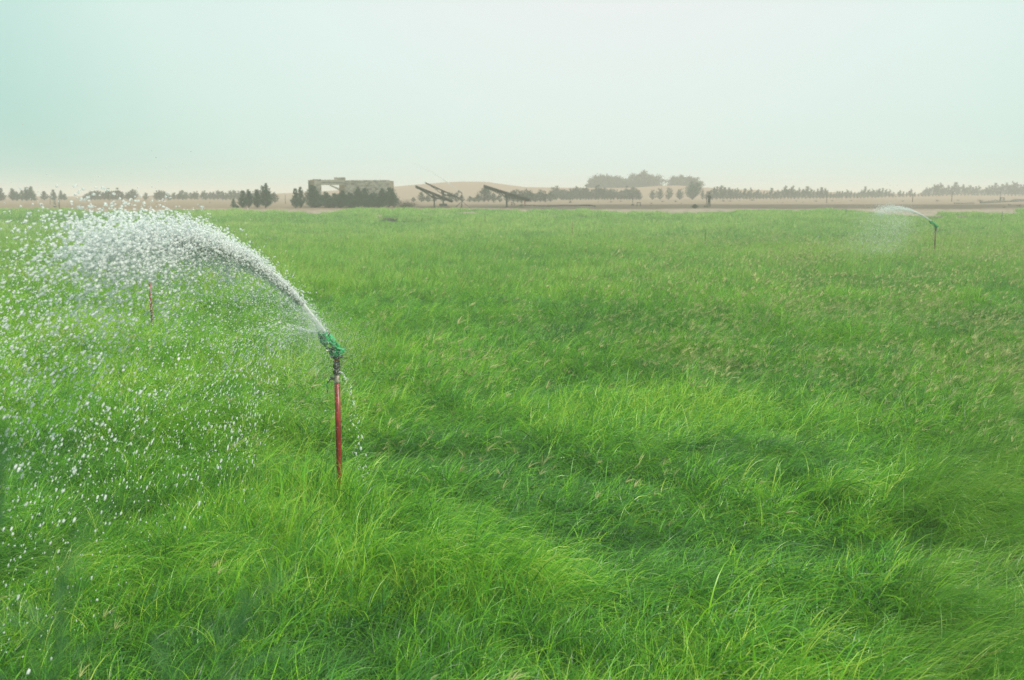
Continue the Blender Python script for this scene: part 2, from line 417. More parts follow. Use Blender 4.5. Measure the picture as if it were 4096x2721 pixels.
def clump_mesh(name, parts, mat):
    Vs, Fs, bls, bts = [], [], [], []; off = 0
    for V, Fq, bl, bt, _ in parts:
        Vs.append(V); Fs.append(Fq+off); bls.append(bl); bts.append(bt); off += len(V)
    me = np_mesh(name, np.concatenate(Vs), np.concatenate(Fs), False, {'bl': np.concatenate(bls), 'bt': np.concatenate(bts)})
    me.materials.append(mat); return me
G = []
for i in range(5):   # 0-4 arching clumps, broad drooping blades over finer ones
    G.append(clump_mesh('arching_clump', [blades(24, .13, .40, .0095, 7, .30, 2.5, 1.25, curl=.6, hvar=.5), blades(18, .15, .30, .006, 5, .4, 1.3, 2.2), blades(2, .1, .38, .004, 4, .45, .1, 1.0)], M['grass']))
for i in range(4):   # 5-8 upright clumps
    G.append(clump_mesh('upright_clump', [blades(22, .13, .36, .0085, 6, .2, 1.6, 1.8, curl=.5, hvar=.5), blades(16, .15, .26, .006, 5, .3, .9, 2.4), blades(3, .1, .40, .0035, 4, .4, .1, 1.2)], M['grass']))
for i in range(5):   # 9-13 long lodged fine grass combed by the wind
    G.append(clump_mesh('lodged_clump', [blades(46, .12, .56, .0050, 9, .42, 2.1, .24, curl=.5, hvar=.3), blades(8, .15, .36, .007, 6, .3, 1.6, 1.0)], M['grass_lodged']))
for i in range(4):   # 14-17 middle distance
    G.append(clump_mesh('middle_clump', [blades(30, .22, .36, .015, 4, .25, 1.2, 1.4, hvar=.5)], M['grass_mid']))
for i in range(4):   # 18-21 far
    G.append(clump_mesh('far_clump', [blades(36, .42, .32, .032, 3, .2, 1.0, 1.8, hvar=.5)], M['grass_far']))
for i in range(4):   # 22-25 long green clumps combed by the wind, outside the olive area
    G.append(clump_mesh('combed_clump', [blades(40, .12, .48, .0065, 8, .38, 2.1, .4, curl=.5, hvar=.35), blades(8, .15, .32, .007, 6, .3, 1.6, 1.2)], M['grass']))
grass_col = proto_collection('grass_clump', G)

def field_xy(px, py):
    """ground position of a pixel on the grass top"""
    v = (py-HOR)/F*1.0
    # iterate forward distance
    Yd = 20.0
    for _ in range(30):
        z = float(np.interp(Yd, _D, _Z)) + .3
        p = ray(px, py, Yd); t = (CAMZ - z)/max(CAMZ - p.z, 1e-4); Yd = Yd*(1+.7*(t-1)); Yd = min(max(Yd, 1), 400)
    p = ray(px, py, Yd); return p.x, p.y
# patches seen in the photograph: pixel, half width / half depth (m), height change, tint change
PATCH = [(2300, 1310, 1.3, .55, -.55, -.25), (2350, 1245, 1.5, 1.0, .35, -.02), (2330, 1830, 1.0, .7, -.5, -.26), (3380, 2120, .75, .45, -.55, -.3), (2600, 2060, .7, .4, -.2, -.12),
         (1350, 1950, .40, .28, 1.0, .10), (1650, 2200, 1.3, .8, .2, .13), (800, 2040, 1.3, .7, .15, .18), (1100, 2000, .8, .5, .2, .15), (2100, 2200, .8, .4, .15, .12), (1500, 2420, .6, .3, -.35, -.2), (880, 2350, .4, .3, -.35, -.2),
         (150, 1750, 1.1, .8, -.3, -.22), (1950, 1750, 1.1, .8, .05, -.12), (3150, 1130, 3.2, 1.4, -.15, -.2), (2850, 1600, 1.6, 1.2, .05, .1),
         (300, 870, 9, 5, .1, -.16), (60, 880, 8, 6, 0, -.1), (560, 1390, 1.5, .7, -.1, -.18), (30, 1140, 1.4, .9, -.1, -.25), (3150, 1000, 6, 3.0, -.1, .18), (1200, 1010, 4, 2.5, .1, .08),
         (2700, 1900, .8, .5, .2, .1), (3650, 1650, .8, .6, .1, -.05), (3950, 1720, .7, .35, -.5, -.25), (3500, 1960, .8, .5, .1, -.05), (2950, 2300, 1.0, .6, .1, .05), (3450, 2650, .7, .4, .1, .1), (1880, 2560, .6, .3, -.1, .0),
         (2000, 1500, 2.2, 1.6, .05, -.1), (900, 1560, 1.4, .9, 0, -.1), (2150, 2450, .7, .4, -.15, -.08), (3900, 1300, 1.6, 1.0, -.2, -.12), (3100, 1400, 1.6, 1.0, .05, .1)]
PW = [(*field_xy(p[0], p[1]), *p[2:]) for p in PATCH]
LX, LY = field_xy(3990, 2050)
def fields(x, y):
    dh = np.zeros_like(x); dt = np.zeros_like(x)
    wx = x + (fbm(x, y, .9, 31, 2)-.5)*.9; wy = y + (fbm(x, y, .9, 41, 2)-.5)*.9
    for cx_, cy_, rx, ry, h, t in PW:
        g = np.exp(-(((wx-cx_)/rx)**2 + ((wy-cy_)/ry)**2)*1.1)
        dh += h*g; dt += 1.0*t*g
    big = fbm(x, y, 7.0, 3, 3); mid = fbm(x, y, 1.5, 14, 2); sml = vnoise(x, y, .45, 23)
    row = fbm(x*.35, y, 5.0, 55, 2)
    dist = np.hypot(x, y)
    h = 1 + dh + (big-.5)*.4 + (mid-.5)*.8 + (sml-.5)*.6
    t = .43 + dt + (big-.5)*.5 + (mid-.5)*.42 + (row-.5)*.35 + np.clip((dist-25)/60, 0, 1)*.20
    # the lodged olive-yellow area at the lower right
    edge = x - np.interp(y, [3, 5.2, 6, 7.6, 10.3, 16, 20], [.9, 1.45, 2.05, 3.0, 4.35, 8.2, 12]) + (fbm(x, y, 1.2, 61, 2)-.5)*1.0
    lod = np.clip(edge/.4, 0, 1)*np.clip((19-y)/3.0, 0, 1)
    return np.clip(h, .3, 1.7), t, lod
def wedge(y0, y1, dens, pad=1.0):
    """random points in the part of the field the camera can see, with a margin for a step to either side"""
    k = math.tan(R(29.5)); area = k*(y1*y1-y0*y0) + 2*pad*(y1-y0)
    n = int(area*dens); y = np.sqrt(rng.random(int(n*1.0))*(y1*y1-y0*y0)+y0*y0)
    x = rng.uniform(-1, 1, len(y))*(k*y+pad)
    return x, y
def edge_y(x):
    """far edge of the grass, uneven"""
    u = CX + F*x/105.0
    e = 108 + (fbm(x, x*0+3.0, 9, 71, 3)-.5)*9 + (vnoise(x, x*0+9., 2.0, 77)-.5)*3
    e = e + (vnoise(x, x*0+5., .8, 79)-.5)*4
    e = e - 9*np.exp(-((u-2760)/190)**2) - 15*np.exp(-((u-3560)/120)**2) - 9*np.exp(-((u-3930)/120)**2) + 6*np.exp(-((u-3350)/60)**2) + 4*np.exp(-((u-1450)/300)**2) - 2*np.exp(-((u-1000)/250)**2)
    return e
pos, rot, scl, idx, tin = [], [], [], [], []
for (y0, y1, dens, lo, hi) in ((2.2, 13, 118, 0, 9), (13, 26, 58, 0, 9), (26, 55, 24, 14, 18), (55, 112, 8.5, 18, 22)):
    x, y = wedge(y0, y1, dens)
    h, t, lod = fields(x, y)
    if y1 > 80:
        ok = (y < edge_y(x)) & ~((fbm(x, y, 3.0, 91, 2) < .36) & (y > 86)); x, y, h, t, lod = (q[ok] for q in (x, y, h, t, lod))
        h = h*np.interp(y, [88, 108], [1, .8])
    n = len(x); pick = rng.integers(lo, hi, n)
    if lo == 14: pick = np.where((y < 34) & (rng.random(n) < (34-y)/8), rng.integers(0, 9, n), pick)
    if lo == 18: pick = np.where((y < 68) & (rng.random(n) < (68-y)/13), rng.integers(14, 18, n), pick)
    flow = (fbm(x, y, 2.2, 17, 2)-.5)*3.2 - .35
    if y1 <= 26:
        up = vnoise(x, y, 2.6, 67) > .62
        pick = np.where(up, rng.integers(5, 9, n), np.where(rng.random(n) < .85, rng.integers(0, 5, n), rng.integers(5, 9, n)))
        il = (rng.random(n) < lod); pick = np.where(il, rng.integers(9, 14, n), pick)
        i2 = (~il) & (vnoise(x, y, 1.1, 88) > .74) & (y < 12); pick = np.where(i2, rng.integers(22, 26, n), pick)
        flow = np.where(il, (fbm(x, y, .8, 18, 2)-.5)*5.0 - .6, flow)
        h = np.where(il, np.clip(h*1.05, .7, 1.4), h); t = np.where(il, t*.7+.20, t)
    pos.append(np.stack([x, y, ground(x, y)-.02], 1))
    rot.append(np.stack([rng.normal(0, .08, n), rng.normal(0, .08, n), flow + rng.normal(0, .95, n)*(1-.75*lod)], 1))
    s = h*rng.uniform(.5, 1.32, n)*np.interp(y, [5, 9, 12], [.86, .92, 1]); wsc = rng.uniform(.9, 1.15, n)
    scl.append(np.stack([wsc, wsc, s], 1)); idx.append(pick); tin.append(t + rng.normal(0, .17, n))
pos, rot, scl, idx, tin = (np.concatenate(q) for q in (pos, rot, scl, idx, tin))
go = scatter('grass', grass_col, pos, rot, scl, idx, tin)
tag(go, 'long lush green irrigated grass covering the whole field', 'grass', kind='stuff')

# seed heads: a thin stem with four to eight drooping tan spikes
def seed_mesh(name, n, radius, h, k, wl_=1.0):
    parts = []; r = rng
    for i in range(n):
        x0, y0 = r.normal(0, radius, 2); hh = h*r.uniform(.8, 1.15); la = r.normal(0.1, .5)
        V, Fq, bl, bt, tipp = blades(1, .001, hh, .004*wl_, 4, .3, .35, .4); bl[:] = .1
        V = V + np.array([x0, y0, 0]); top = tipp[0] + np.array([x0, y0, 0]); parts.append((V, Fq, bl, bt, None))
        V, Fq, bl, bt, _ = blades(k, .002, .105*r.uniform(.8, 1.3), .0056*wl_, 3, .7, 1.0, .75); V = V + top; parts.append((V, Fq, bl, bt, None))
    return clump_mesh(name, parts, M['seed'])
S = [seed_mesh('seed_head', 2, .08, .47, 7, 1.0) for _ in range(4)] + [seed_mesh('seed_head_far', 5, .25, .46, 6, 2.3) for _ in range(3)]
seed_col = proto_collection('seed_head', S)
pos, rot, scl, idx = [], [], [], []
for (y0, y1, dens, lo, hi) in ((3, 22, 24.0, 0, 4), (22, 85, 5.0, 4, 7)):
    x, y = wedge(y0, y1, dens)
    # thick on the right between 10 and 30 m, thin elsewhere
    dz = .07 + .95*np.exp(-((x-6.5-(y-13)*.3)/(4.5+.12*y))**2)*np.clip((y-9)/5, 0, 1)*np.clip((70-y)/25, 0, 1) + .25*np.exp(-(((x+1.0)/2.0)**2+((y-11.5)/3)**2))
    dz = 1.15*dz*np.clip((fbm(x, y, 1.8, 101, 2)-.3)*2.6, 0.02, 1.5)
    ok = rng.random(len(x)) < dz*np.interp(y, [5, 9], [.35, 1]); x, y = x[ok], y[ok]; n = len(x)
    h, t, lod = fields(x, y)
    pos.append(np.stack([x, y, ground(x, y)], 1)); rot.append(np.stack([rng.normal(0, .12, n), rng.normal(0, .12, n), rng.normal(-.3, .7, n)], 1))
    s = rng.uniform(.8, 1.15, n)*np.clip(h, .8, 1.2); scl.append(np.stack([s, s, s], 1)); idx.append(rng.integers(lo, hi, n))
pos, rot, scl, idx = (np.concatenate(q) for q in (pos, rot, scl, idx))
so = scatter('seed_heads', seed_col, pos, rot, scl, idx, np.zeros(len(pos)))
tag(so, 'pale tan feathery seed heads standing above the green grass', 'seed heads', kind='stuff')

# ------------------------------------------------------------------ trees
def tufts(P, D, L, W, r, bl=None):
    """one thin rhombus per point, long axis D, so that it reads as a spray of needles"""
    n = len(P); D = D/np.linalg.norm(D, axis=1)[:, None]
    s = np.cross(D, r.normal(0, 1, (n, 3))); s /= np.linalg.norm(s, axis=1)[:, None]
    L = (L*np.ones(n))[:, None]; W = (W*np.ones(n))[:, None]
    V = np.stack([P, P+D*L*.45+s*W, P+D*L, P+D*L*.45-s*W], 1).reshape(-1, 3)
    i = np.arange(n)*4; Fq = np.stack([i, i+1, i+2, i+3], 1)
    return V, Fq, np.repeat(bl if bl is not None else r.random(n), 4)
def casuarina(seed, ntips, spires=1, dense=1.0, wspread=.30, lean=0.0):
    """unit height (1 m) tree: returns trunk mesh and crown mesh"""
    r = np.random.default_rng(seed); bm = bmesh.new(); P, D, Bc = [], [], []
    for s in range(spires):
        sx0, sy0 = (0, 0) if s == 0 else (r.normal(0, .11), r.normal(0, .11)); H = .94 if s == 0 else r.uniform(.6, .9)
        pts = [(0, 0, 0), (sx0*.5, sy0*.5, .2), (sx0*.9+lean*.1, sy0*.9, H*.55), (sx0+lean*.25, sy0, H)]
        add_tube(bm, pts, [.018, .014, .008, .002], 6)
        nb = int(34*dense)
        for i in range(nb):
            z = H*(.015+.97*r.random()**1.1); k = z/H
            bl_ = wspread*(1-k)**1.0*1.15*(.55+.75*r.random())*(.55+.45*min(1, k*6+.2))+.04
            a = r.uniform(0, 2*np.pi); up = r.uniform(.45, 1.0)
            b0 = np.array([sx0*min(1, z*2)+lean*.25*k*k, sy0*min(1, z*2), z])
            d = np.array([math.cos(a)+lean*.8, math.sin(a), up]); d /= np.linalg.norm(d)
            b1 = b0 + d*bl_*1.15
            if bl_ > .12: add_tube(bm, [b0, b1], [.005, .001], 3, False)
            m = int(ntips/(nb*spires)); shade = r.uniform(0, .6)
            t = r.random(m)**.6
            q = b0 + (b1-b0)*t[:, None] + r.normal(0, .018+.012*bl_, (m, 3))
            P.append(q); D.append(d*.9 + r.normal(0, .5, (m, 3)) + np.array([lean, 0, .75])); Bc.append(shade + .4*r.random(m))
    P, D, Bc = (np.concatenate(q) for q in (P, D, Bc))
    V, Fq, bl = tufts(P, D, r.uniform(.04, .10, len(P)), r.uniform(.005, .011, len(P))*dense**-.3, r, Bc)
    crown = np_mesh('crown', V, Fq, False, {'bl': bl, 'bt': np.zeros(len(bl))})
    me = bpy.data.meshes.new('trunk'); bm.to_mesh(me); bm.free()
    return me, crown
def dome_bush(seed, n, flat=.5, spiky=.1):
    r = np.random.default_rng(seed); bm = bmesh.new(); P, D, Bc = [], [], []
    for i in range(90):
        a = r.uniform(0, 2*np.pi); e = math.asin(r.uniform(.0, 1.0)); R0 = r.uniform(.7, 1.04)
        d = np.array([math.cos(a)*math.cos(e), math.sin(a)*math.cos(e), math.sin(e)])
        tip = d*np.array([.5*math.cos(e)**-.35, .5*math.cos(e)**-.35, flat*1.0])*R0*(1+spiky*r.normal()); mid = tip*.55 + np.array([0, 0, .05])
        add_tube(bm, [(0, 0, 0), mid, tip], [.008, .004, .001], 4, False)
        m = n//90; t = r.random(m)**.45
        q = mid*(1-t[:, None]) + tip*t[:, None] + r.normal(0, .030, (m, 3))
        q[:, 2] = np.abs(q[:, 2])
        P.append(q); D.append(tip/np.linalg.norm(tip) + r.normal(0, .6, (m, 3)) + np.array([.15, 0, -.1])); Bc.append(r.uniform(0, .6)+.4*r.random(m))
    P, D, Bc = (np.concatenate(q) for q in (P, D, Bc))
    V, Fq, bl = tufts(P, D, r.uniform(.025, .05, len(P)), r.uniform(.006, .011, len(P)), r, Bc)
    crown = np_mesh('crown', V, Fq, False, {'bl': bl, 'bt': np.zeros(len(bl))})
    me = bpy.data.meshes.new('trunk'); bm.to_mesh(me); bm.free(); return me, crown
def protos(fs, mat):
    for t, c in fs: t.materials.append(M['bark']); c.materials.append(mat)
    return fs
CAS_NEAR = protos([casuarina(100+i, 5200, spires=[1, 2, 3, 2][i], dense=1.6, wspread=[.30, .28, .30, .34][i]) for i in range(4)], M['needles'])
CAS_BUSH = protos([casuarina(120+i, 6000, spires=5, dense=1.5, wspread=.42, lean=.12) for i in range(3)], M['needles'])
CAS_FAR = protos([casuarina(140+i, 2400, spires=[2, 3, 2, 4, 3][i], dense=1.0, wspread=[.32, .34, .36, .34, .40][i]) for i in range(5)], M['needles_far'])
CAS_WIND = protos([casuarina(160+i, 2400, spires=[2, 3, 3, 2][i], dense=1.0, wspread=[.30, .36, .4, .34][i], lean=.42) for i in range(4)], M['needles_far'])
ACA = protos([dome_bush(180+i, 15000, flat=[.30, .32, .36][i], spiky=[.05, .07, .04][i]) for i in range(3)], M['acacia'])
SCRUB = protos([dome_bush(190+i, 900, flat=.55, spiky=.15) for i in range(3)], M['dry_twig'])
def plant(name, pr, loc, h, w, label, cat, group=None, rz=None, tilt=0.0, parts=('trunk', 'crown')):
    e = empty(name, loc, rnd.uniform(0, 6.28) if rz is None else rz, label, cat, group)
    e.rotation_euler.y = tilt
    e.scale = (w, w, h)
    for nm, me in zip(parts, pr):
        o = bpy.data.objects.new(nm, me); C.objects.link(o); o.parent = e
    return e
def tree_at(px, top, base, Y, pr, label, group=None, wid=1.0, name='casuarina_tree', cat='tree', rz=None, tilt=0.0):
    p = on_ground(px, Y); h = (base-top)/F*Y
    return plant(name, pr, p, h*1.0*rnd.uniform(.95, 1.06), h*1.0*wid, label, cat, group, rz, tilt)
def yfor(py, lo=100, hi=320):
    """distance at which the bare ground is seen at this pixel row"""
    best = min(np.arange(lo, hi, 1.0), key=lambda d: abs(HOR + F*(CAMZ-float(np.interp(d, _D, _Z)))/d - py))
    return float(best)
YL = yfor(804, 150)
gl_ = 'grey-green trees standing left of the low frame at the far left'
left = [(-6, 752, 'trees at the very left edge of the picture, cut off by it', 1), (25, 757, 'bushy tree with twin tops, first whole one from the left edge', 1.2), (70, 757, 'bushy tree second from the left edge, leaning crown', 1.0),
        (88, 766, 'lower round tree close to the right of the second left tree', 1.0), (107, 761, 'slim tree between the second tree and the tallest pair at left', .9), (127, 750, 'tall tree with broad crown, left one of the tallest pair', 1.0),
        (145, 749, 'tall pointed tree, right one of the tallest pair at far left', .9), (157, 781, 'tiny shrub just right of the tallest left pair', 1.2), (196, 765, 'short wide tree with one spire, left of the low frame', 1.3),
        (232, 760, 'pointed open tree right behind the low frame and posts', 1.2), (262, 763, 'narrow crooked tree just right of the teal post', .8), (277, 774, 'thin ragged shrub beside the narrow crooked tree', 1.1)]
for i, (px, top, lb, w) in enumerate(left):
    tree_at(px, top, 806 if px < 180 else 801, YL if px < 180 else YL+14, CAS_NEAR[i % 4], 'dark green ' + lb, gl_, w)
ORD = ['leftmost', 'second', 'third', 'fourth', 'fifth', 'sixth', 'seventh', 'eighth', 'ninth', 'tenth', 'eleventh', 'twelfth', 'thirteenth', 'fourteenth', 'fifteenth', 'sixteenth', 'seventeenth', 'eighteenth', 'nineteenth', 'twentieth']
def nth(i):
    if i < 20: return ORD[i]
    a = {2: 'twenty', 3: 'thirty', 4: 'forty'}[(i+1)//10]; k = (i+1) % 10
    return a[:-1]+'ieth' if k == 0 else a+'-'+(['first']+ORD[1:])[k-1]
def nlab(i, label):
    return (nth(i)+' ' if i == 0 else nth(i)+' from the left, ')+label
def row(spec, label, group, Y, pr, base, wid=(1.1, 1.6), tilt=(0, 0), rz=None):
    for i, (px, top) in enumerate(sorted(spec)):
        tree_at(px, top, base, Y + rnd.uniform(-6, 6), pr[rnd.randrange(len(pr))], nlab(i, label), group, rnd.uniform(*wid), 'casuarina_tree', 'tree', rz, rnd.uniform(*tilt))
Y2 = yfor(801, 150)
row([(352, 784), (365, 775), (382, 765), (395, 766), (407, 764), (418, 770), (433, 767), (452, 757), (467, 765), (483, 756), (503, 765), (530, 768), (548, 759)],
    'young tree in the short row above the spray tip', 'young trees in the short row above the spray', Y2, CAS_FAR, 803)
row([(597, 773), (640, 766), (655, 763), (668, 764), (690, 778)], 'young tree in the small clump above the spray crest', 'small clump of hazy trees above the spray', Y2, CAS_FAR, 803)
row([(712+15.5*i+rnd.uniform(-4, 4), rnd.uniform(762, 774) - 5*max(0, (i-8)/16)) for i in range(25)],
    'faint tree in the hazy row left of the ruin', 'hazy row of trees left of the ruined building', Y2+6, CAS_FAR, 801)
# dark shrubs nearer, left of the building
YS = yfor(832, 105)
gs = 'dark green shrubs between the spray and the ruin'
tree_at(944, 800, 835, YS, CAS_NEAR[0], 'small crooked dark shrub, lowest and leftmost of the dark shrubs near the ruin', gs, 1.0, 'crooked_shrub', 'shrub')
tree_at(958, 824, 835, YS-.5, CAS_BUSH[1], 'low flat clump of dark twigs on the sand by the crooked shrub', gs, 2.2, 'low_shrub', 'shrub')
tree_at(983, 765, 834, YS, CAS_NEAR[1], 'dark bushy tree, left one of the dark group of three left of the ruin', gs, .95)
tree_at(1004, 764, 834, YS+1, CAS_NEAR[2], 'dark leafy tree touching the left one in the dark group of three', gs, .8)
tree_at(1037, 757, 833, YS, CAS_NEAR[2], 'dark open tree in the middle of the group left of the ruin, many thin stems', gs, .85)
tree_at(1070, 739, 833, YS, CAS_NEAR[3], 'tallest pointed dark tree of the group left of the ruin', gs, .95)
tree_at(1108, 764, 810, YS+40, CAS_FAR[4], 'hazy paler tree behind the tallest pointed dark tree', gs, 1.1)
tree_at(1190, 760, 833, YS, CAS_NEAR[1], 'dark tree, left one of the pair standing just left of the ruin', gs, .85)
tree_at(1211, 750, 832, YS+.5, CAS_NEAR[0], 'slim pointed dark tree, right one of the pair left of the ruin', gs, .7)
gb = 'dark green bushes against the ruined building'
bush = [(1252, 741, 0, 'tall bush at the left corner of the ruin', 1.0), (1282, 774, 1, 'short bush below the left pillar of the ruin', 1.3), (1308, 767, 2, 'round bush at the left side of the opening', 1.2),
        (1342, 768, 0, 'bush in the middle of the opening of the ruin', 1.25), (1375, 760, 1, 'wide bush before the dark inner wall', 1.35), (1402, 768, 2, 'low full bush just right of the opening', 1.3), (1438, 749, 1, 'tall twin-topped bush before the block wall', .95),
        (1462, 750, 0, 'tall bush close right of the twin-topped one', .95), (1500, 768, 2, 'lower bush before the middle of the block wall', 1.3), (1533, 752, 1, 'feathery bush near the right corner of the ruin', 1.1),
        (1560, 745, 0, 'tall bush covering the right corner of the ruin', 1.0), (1580, 775, 2, 'outermost right bush beyond the corner of the ruin', 1.1)]
for i, (px, top, k, lb, w) in enumerate(bush):
    tree_at(px, top+4, 834, YS+1.2+(i % 3)*.8, CAS_BUSH[k], 'dark green ' + lb, gb, w*.85, 'casuarina_bush', 'bush', rz=rnd.uniform(-.5, .5))
for px, top, lb in ((1268, 800, 'low dark undergrowth below the left corner bush'), (1320, 800, 'low dark undergrowth below the opening'), (1365, 797, 'low dark undergrowth below the inner wall'), (1420, 798, 'low dark undergrowth right of the opening'),
                    (1480, 796, 'low dark undergrowth below the block wall'), (1520, 799, 'low dark undergrowth near the right corner')):
    tree_at(px, top, 834, YS+.6, CAS_BUSH[rnd.randrange(3)], lb, gb, 2.6, 'undergrowth_bush', 'bush')
# dry brush right of the building
e = plant('dry_brush', SCRUB[1], on_ground(1615, YS+3), 1.8, 3.2, 'bare brown dry brush with sticking out twigs, right of the ruin', 'shrub')
e = plant('dry_brush', SCRUB[0], on_ground(1640, YS+8), 1.3, 2.8, 'low dry brown brush further right, between the ruin and the first panel', 'shrub')
# row behind the panels
Y3 = yfor(808, 150)
row([(1658, 790), (1690, 768), (1715, 778), (1740, 783), (1775, 772), (1800, 765), (1830, 770), (1850, 778), (1880, 786), (1900, 788)], 'hazy tree behind the two left solar panels', 'hazy trees behind the panels', Y3, CAS_FAR, 810)
row([(1915, 778), (1937, 741), (1955, 762), (1975, 772), (2000, 776), (2030, 772), (2055, 760), (2070, 752), (2085, 762), (2104, 757), (2120, 760), (2140, 765), (2160, 762), (2180, 768), (2200, 764)],
    'hazy tree in the row behind the third panel', 'dense hazy row behind the third panel', Y3, CAS_FAR, 808)
Y4 = yfor(799, 160)
row([(2215+12.5*i+rnd.uniform(-3, 3), rnd.choice([745, 752, 756, 760, 763])) for i in range(28)],
    'hazy tree in the row below the domed bushes', 'dense hazy row below the domed bushes', Y4-4, CAS_FAR, 801)
for px, top, w, lb in ((2604, 752, .8, 'left one of the two trees just right of the gap in the row'), (2634, 748, .9, 'right one of the two trees just right of the gap in the row'), (2668, 744, .8, 'lone slim tree before the lit dune'), (2712, 749, .85, 'tree before the right end of the lit dune')):
    tree_at(px, top, 799, Y4-4, CAS_FAR[2], 'hazy grey-green ' + lb, 'single hazy trees before the lit dune', w)
tree_at(2762, 728, 800, Y4, CAS_BUSH[2], 'big round hazy bush at the end of the domed bushes', None, 1.15, 'round_bush', 'bush')
xs = 2802; segn = {}
cnt = 0
while xs < 4140:
    k = (xs-2800)/1300.0
    base = 799 - 9*k; top = base - (40 + rnd.uniform(-9, 9)) + (8 if 3300 < xs < 3700 else 0) + (6*math.sin(xs/47.0))
    if xs > 3950: top -= 7
    if 3630 < xs < 3670 or 3560 < xs < 3575: top += 12
    seg = 'right of the standing person' if xs < 3150 else ('above the far small sprinkler jet' if xs < 3650 else 'near the right edge of the picture')
    segn[seg] = segn.get(seg, -1)+1
    tree_at(xs, top, base, yfor(base, 160, 300), CAS_WIND[rnd.randrange(4)], nlab(segn[seg], 'wind-bent far tree ' + seg), 'wind-bent far trees ' + seg, rnd.uniform(.8, 1.25), 'casuarina_tree', 'tree', rnd.uniform(-.6, .6), 0)
    xs += rnd.uniform(11, 17); cnt += 1
# domed bushes on the dune
def on_dune(px, Y):
    x = (px-CX)/F*Y; return Vector((x, Y, gz(x, Y)))
for px, w, top, k, lb in ((2425, 185, 703, 0, 'broad domed bush on the dune, left one of the joined pair'), (2560, 190, 697, 1, 'domed dune bush with ragged twiggy top, right one of the joined pair'), (2728, 150, 706, 2, 'smooth domed bush on the dune, standing alone on the right')):
    p = on_dune(px, RID); hh = p.z; zt = CAMZ + (HOR-top)/F*RID
    plant('domed_bush', ACA[k], p-Vector((0, 0, .4)), (zt-hh+.4)/[.30, .32, .36][k]*.96, w/F*RID*.93, 'olive ' + lb, 'bush', 'domed bushes on the dune', rz=0)
# scrub tufts on the sand
for i, (px, py, w) in enumerate(sorted([(2440, 806, 16), (2480, 804, 14), (2600, 812, 14), (2645, 805, 16), (2695, 805, 18), (2718, 811, 9), (2600, 818, 9), (2885, 803, 18), (2912, 803, 16), (2948, 802, 12), (3000, 800, 22), (3120, 808, 10), (3174, 802, 12), (3200, 806, 8), (3252, 803, 16),
                                 (3316, 802, 14), (3392, 801, 14), (3596, 803, 16), (3733, 802, 20), (3815, 800, 14), (3905, 803, 26), (4040, 800, 26), (3100, 806, 8), (1977, 808, 14), (1985, 826, 6), (2390, 806, 9), (1880, 802, 14), (640, 812, 8), (850, 808, 10), (4000, 828, 18), (4060, 822, 22), (4020, 818, 20)])):
    Yd = yfor(py+3, 108); p = on_ground(px, Yd)
    plant('dry_tuft', SCRUB[i % 3], p, w/F*Yd*.6, w/F*Yd*1.05, nlab(i, 'small dry scrub tuft on the bare sand'), 'scrub', 'dry scrub tufts on the sand')
p = on_ground(2775, yfor(834, 104)); plant('green_tuft', CAS_BUSH[0], p, .55, 1.0, 'small bright green weed at the grass edge left of the person', 'weed')

# ------------------------------------------------------------------ ruined block building
YB = YS + 4.5
ksc = YB/F
bx0, bx1 = (1237-CX)*ksc, (1563-CX)*ksc
bz = gz((bx0+bx1)/2, YB) - .1
def bxp(px): return (px-CX)*ksc - bx0
def bzp(py): return CAMZ + (HOR-py)*ksc - bz
ruin = empty('block_building', (bx0, YB, bz), 0, 'roofless ruined block building with one open gateway behind dark bushes', 'building')
HT = bzp(722); HL = bzp(719)
def boxpart(name, x0, x1, y0, y1, z0, z1, m, parent=ruin, bev=.0):
    bm = bmesh.new(); add_box(bm, ((x0+x1)/2, (y0+y1)/2, (z0+z1)/2), (x1-x0, y1-y0, z1-z0), bev=bev)
    if name in ('wall', 'beam', 'side_wall'):
        bmesh.ops.subdivide_edges(bm, edges=bm.edges[:], cuts=6, use_grid_fill=True)
        for v in bm.verts:
            v.co += Vector((rnd.uniform(-1, 1), rnd.uniform(-1, 1)*.5, rnd.uniform(-1, 1)))*.018
    return bm_obj(name, bm, m, parent)
xr = bxp(1387); xp0, xp1 = bxp(1267), bxp(1293); W = bxp(1563)
boxpart('wall', xr+.03, W-.03, .05, .28, 0, HT-.05, M['mortar'])                 # right front wall core
boxpart('wall', xp0+.03, xp1-.02, .05, .30, 0, HL-.05, M['mortar'])               # pillar core
boxpart('side_wall', 0, .25, .9, 5.0, 0, HL-.1, M['mortar'])                      # left side wall
boxpart('wall', .26, xp0, .75, .98, 0, HL-.06, M['mortar'])                        # recessed bay
boxpart('side_wall', W-.30, W-.02, .30, 5.0, 0, HT-.06, M['mortar'])
boxpart('side_wall', bxp(1354)+.02, xr+.0, 1.8, 2.05, 0, bzp(741), M['mortar'])     # dark inner wall behind the opening
# concrete lintel in two courses with a groove
boxpart('beam', xp1+.0, xr+.02, .04, .34, bzp(741), bzp(732), M['beam'])
boxpart('beam', xp1+.0, xr+.02, .0, .32, bzp(731), bzp(721), M['beam'])
# broken slanting roof slab seen through the opening
bm = bmesh.new()
a_, c_ = Vector((bxp(1310), 3.0, bzp(741))), Vector((bxp(1360), 3.0, bzp(762)))
add_tube(bm, [a_, c_], [.10, .16], 4); add_tube(bm, [a_+Vector((.25, .4, -.15)), c_+Vector((0, .4, -.18))], [.06, .09], 4)
bm_obj('roof_slab', bm, M['beam'], ruin)
